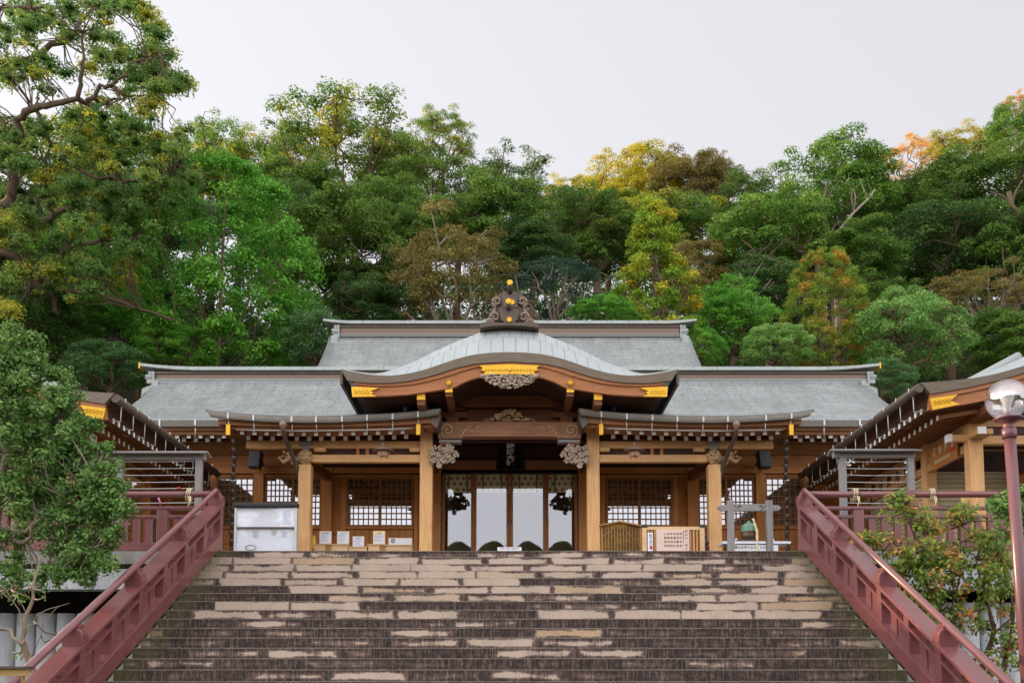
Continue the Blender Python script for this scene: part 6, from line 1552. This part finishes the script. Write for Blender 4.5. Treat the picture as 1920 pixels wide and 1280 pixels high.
extra_limb('pale forked trunk low behind the rust tinted cedar', [(1442, 612), (1428, 590), (1415, 560), (1400, 535), (1385, 515)], 38.5, .14, .06, 'pale_bark')
extra_limb('pale trunk in the gap left of the bright cypress', [(112, 620), (118, 590), (130, 560), (133, 540)], 38, .14, .07, 'pale_bark')
extra_limb('pale forked trunk at the foot of the fresh green tree', [(165, 640), (172, 610), (178, 585), (190, 560)], 37.5, .12, .05, 'pale_bark')
# ---- wooded undergrowth on the hillside (nobody could count it)
rgn = np.random.default_rng(3); n = 1900
cx_ = rgn.uniform(-42, 42, n); cy_ = 33.5+rgn.uniform(0, 1, n)**.9*42; lo = rgn.uniform(0, 1, n)**.8
cz_ = hill(cx_, cy_)+.3+lo*np.clip((cy_-33)*.25, 1.2, 5.5)
P, D, Cv = [], [], []
for a, b_, c in zip(cx_, cy_, cz_):
    m_ = 95; q = rgn.uniform(.8, 1.7); d = rgn.normal(size=(m_, 3)); d /= np.linalg.norm(d, axis=1)[:, None]; d[:, 2] = np.abs(d[:, 2])*.9-.1
    P.append(np.array([a, b_, c])+d*(q*rgn.uniform(.5, 1.1, m_))[:, None]); D.append(d*.7+np.array([0, -.2, .5])+rgn.normal(size=(m_, 3))*.4); Cv.append(np.full(m_, rgn.uniform()))
me = leaves_mesh('undergrowth', np.concatenate(P), np.concatenate(D), .34, rgn, cval=np.concatenate(Cv)); me.materials.append(MATS['leaf_dark'])
tag(link('undergrowth', me), 'dark tangled undergrowth covering the hillside under the trees', 'undergrowth', kind='stuff')
# ---- foreground bush at the left
def fg_shrub(name, label, blobs, stems, leaf, size, per, barkm, cat='bush', droop=.2, clr=(.10, .22), shell=.3, aspect=.45, seed=1, group=None):
    rgn = np.random.default_rng(seed); b0 = stems[0][0]; base = at(*b0[:3]) if len(b0) == 3 else at(b0[0], b0[1], 12)
    r = thing(name, (base.x, base.y, GZ), label, cat, group); b = MB(); nodes = []
    for pts, r0, r1 in [(s_[0:-2], s_[-2], s_[-1]) for s_ in stems]:
        P_ = [at(*p) for p in pts]; nn = len(P_); PP, RR = [], []
        for i in range(nn-1):
            for k in range(3): PP.append(P_[i].lerp(P_[i+1], k/3)+Vector(rgn.normal(size=3))*.015*(k > 0)); RR.append(lerp(r0, r1, (i+k/3)/(nn-1)))
        PP.append(P_[-1]); RR.append(r1); b.tube(PP, RR, 7); nodes += PP[2:]
    NP = np.array([tuple(v) for v in nodes]); P, D, Cv = [], [], []
    for px, py, rr, Y, k in blobs:
        c0 = at(px, py, Y); R0 = rr*Y/FPX
        for _ in range(k):
            d = rgn.normal(size=3); d /= np.linalg.norm(d); c = np.array(tuple(c0))+d*R0*(rgn.uniform(0, 1)**.5); q = rgn.uniform(*clr)
            n = int(per*(q/.15)**2); d = rgn.normal(size=(n, 3)); d /= np.linalg.norm(d, axis=1)[:, None]
            P.append(c+d*(q*rgn.uniform(shell, 1.1, n))[:, None]*np.array([1, 1, .75])); D.append(d*.6+np.array([0, -.15, .5])+rgn.normal(size=(n, 3))*.5); Cv.append(np.full(n, rgn.uniform()))
            j = int(np.argmin(np.linalg.norm(NP-c, axis=1))); p0 = Vector(NP[j]); e = Vector(c); ee = e+Vector(d[0])*q*.8
            b.tube([p0, p0.lerp(e, .5)+Vector(rgn.normal(size=3))*.06, e, ee], [.014, .011, .007, .004], 4, False)
    b.build('stems', barkm, r)
    me = leaves_mesh('foliage', np.concatenate(P), np.concatenate(D), size, rgn, cval=np.concatenate(Cv), droop=droop, aspect=aspect); me.materials.append(MATS[leaf])
    o = link('foliage', me, r); o.location = -r.location
    return r
Yb = 13.8
fg_shrub('evergreen_bush', 'large glossy green bush leaning in from the left edge in front of the platform',
    [(20, 700, 55, Yb, 34), (70, 690, 38, Yb, 16), (60, 770, 80, Yb, 60), (120, 760, 45, Yb-.3, 22), (40, 860, 90, Yb, 70), (130, 850, 60, Yb-.3, 40), (180, 900, 45, Yb-.5, 26), (60, 940, 70, Yb, 44), (150, 960, 60, Yb-.3, 36), (205, 950, 32, Yb-.5, 16), (175, 1030, 40, Yb-.4, 22), (110, 1020, 45, Yb-.2, 20), (130, 1070, 25, Yb-.3, 9), (40, 660, 28, Yb, 10), (215, 910, 18, Yb-.5, 8), (20, 1010, 50, Yb, 14), (-60, 800, 110, Yb+.5, 60), (20, 1060, 30, Yb, 7), (150, 800, 30, Yb-.4, 10), (90, 1085, 28, Yb-.1, 9), (25, 1095, 28, Yb, 8), (165, 1078, 22, Yb-.3, 7), (218, 1000, 20, Yb-.5, 7), (188, 835, 16, Yb-.4, 5), (105, 705, 18, Yb, 5), (235, 955, 10, Yb-.6, 3), (60, 640, 14, Yb, 4), (25, 625, 14, Yb, 4), (200, 1060, 12, Yb-.5, 3)],
    [[(-60, 1280, Yb), (-20, 1150, Yb), (-10, 1000, Yb), (10, 850, Yb), (20, 700, Yb), .10, .02], [(-60, 1000, Yb), (10, 1008, Yb), (40, 1018, Yb-.1), (60, 1005, Yb-.2), (68, 960, Yb-.2), .05, .02], [(-40, 1000, Yb), (20, 992, Yb-.1), (50, 996, Yb-.2), (62, 985, Yb-.2), (120, 930, Yb-.3), (180, 900, Yb-.4), .045, .012], [(20, 940, Yb-.1), (25, 900, Yb-.1), (60, 850, Yb), (110, 800, Yb), .03, .01], [(60, 1000, Yb), (120, 1010, Yb-.3), (170, 1030, Yb-.4), .02, .008]],
    'leaf_gloss', .066, 105, 'pale_bark', seed=2, clr=(.07, .2), shell=.15)
fg_shrub('bare_shrub', 'nearly bare shrub with pale forked stems below the left railing',
    [(55, 1140, 50, 12.6, 3), (30, 1220, 40, 12.6, 3), (90, 1180, 60, 12.6, 4), (15, 1120, 30, 12.6, 4), (75, 1100, 30, 12.6, 4)],
    [[(75, 1400, 12.6), (62, 1260, 12.6), (52, 1230, 12.6), (42, 1200, 12.6), (44, 1170, 12.6), (55, 1140, 12.6), (65, 1085, 12.6), (75, 1040, 12.6), .05, .012], [(62, 1262, 12.6), (45, 1215, 12.5), (20, 1180, 12.5), (-20, 1170, 12.5), .035, .02],
     [(45, 1195, 12.6), (70, 1150, 12.5), (95, 1140, 12.5), (130, 1130, 12.5), .008, .003], [(46, 1190, 12.6), (20, 1120, 12.5), (5, 1100, 12.5), .008, .004], [(60, 1230, 12.6), (80, 1170, 12.4), (110, 1135, 12.4), .006, .003], [(50, 1150, 12.6), (30, 1110, 12.6), (15, 1090, 12.6), .007, .003]],
    'leaf_bright', .06, 5, 'pale_bark', seed=4, clr=(.08, .16))
Yr = 15.6
fg_shrub('cherry_shrub', 'leafy shrub turning orange in front of the right platform railing',
    [(1690, 950, 28, Yr, 9), (1672, 935, 14, Yr, 4), (1790, 960, 20, Yr, 6), (1735, 985, 35, Yr, 12), (1650, 1010, 22, Yr, 6), (1620, 1010, 14, Yr, 4), (1700, 1040, 45, Yr, 18), (1780, 1040, 55, Yr, 26), (1850, 1010, 50, Yr, 20), (1860, 1080, 60, Yr, 26), (1740, 1090, 50, Yr, 18), (1700, 1090, 40, Yr-.2, 14), (1800, 1130, 60, Yr, 20), (1720, 1160, 50, Yr-.2, 14), (1890, 1150, 60, Yr, 16), (1650, 1080, 30, Yr, 8), (1900, 1220, 40, Yr, 7), (1800, 970, 14, Yr, 4), (1850, 1240, 50, Yr, 4)],
    [[(1830, 1420, Yr), (1840, 1260, Yr), (1865, 1180, Yr), (1850, 1120, Yr), (1830, 1050, Yr), .055, .015], [(1800, 1420, Yr+.2), (1795, 1250, Yr+.2), (1775, 1170, Yr), (1740, 1100, Yr), (1715, 1010, Yr), .06, .014], [(1860, 1400, Yr+.1), (1885, 1240, Yr+.1), (1900, 1150, Yr), (1880, 1050, Yr), .05, .015], [(1866, 1182, Yr), (1895, 1160, Yr), (1915, 1100, Yr), .025, .01],
     [(1775, 1170, Yr), (1800, 1080, Yr), (1800, 985, Yr), .018, .007], [(1740, 1100, Yr), (1700, 1040, Yr), (1660, 1010, Yr), (1620, 1005, Yr), .016, .005], [(1715, 1010, Yr), (1700, 970, Yr), (1685, 940, Yr), .01, .005], [(1760, 1150, Yr-.1), (1700, 1120, Yr-.2), (1650, 1080, Yr), .016, .006], [(1900, 1440, Yr), (1935, 1200, Yr), (1930, 1080, Yr), .06, .02]],
    'leaf_autumn', .092, 24, 'bark', droop=1.4, clr=(.10, .22), seed=6, aspect=.5)
fg_shrub('evergreen_bush', 'bright green leafy bush at the right edge behind the lamp post',
    [(1900, 930, 22, 14.5, 8), (1905, 985, 30, 14.5, 10), (1880, 950, 15, 14.5, 4), (1930, 960, 40, 14.5, 14)], [[(1960, 1300, 14.5), (1950, 1100, 14.5), (1920, 980, 14.5), (1890, 935, 14.5), .05, .01]], 'leaf_pale', .10, 32, 'bark', seed=7)
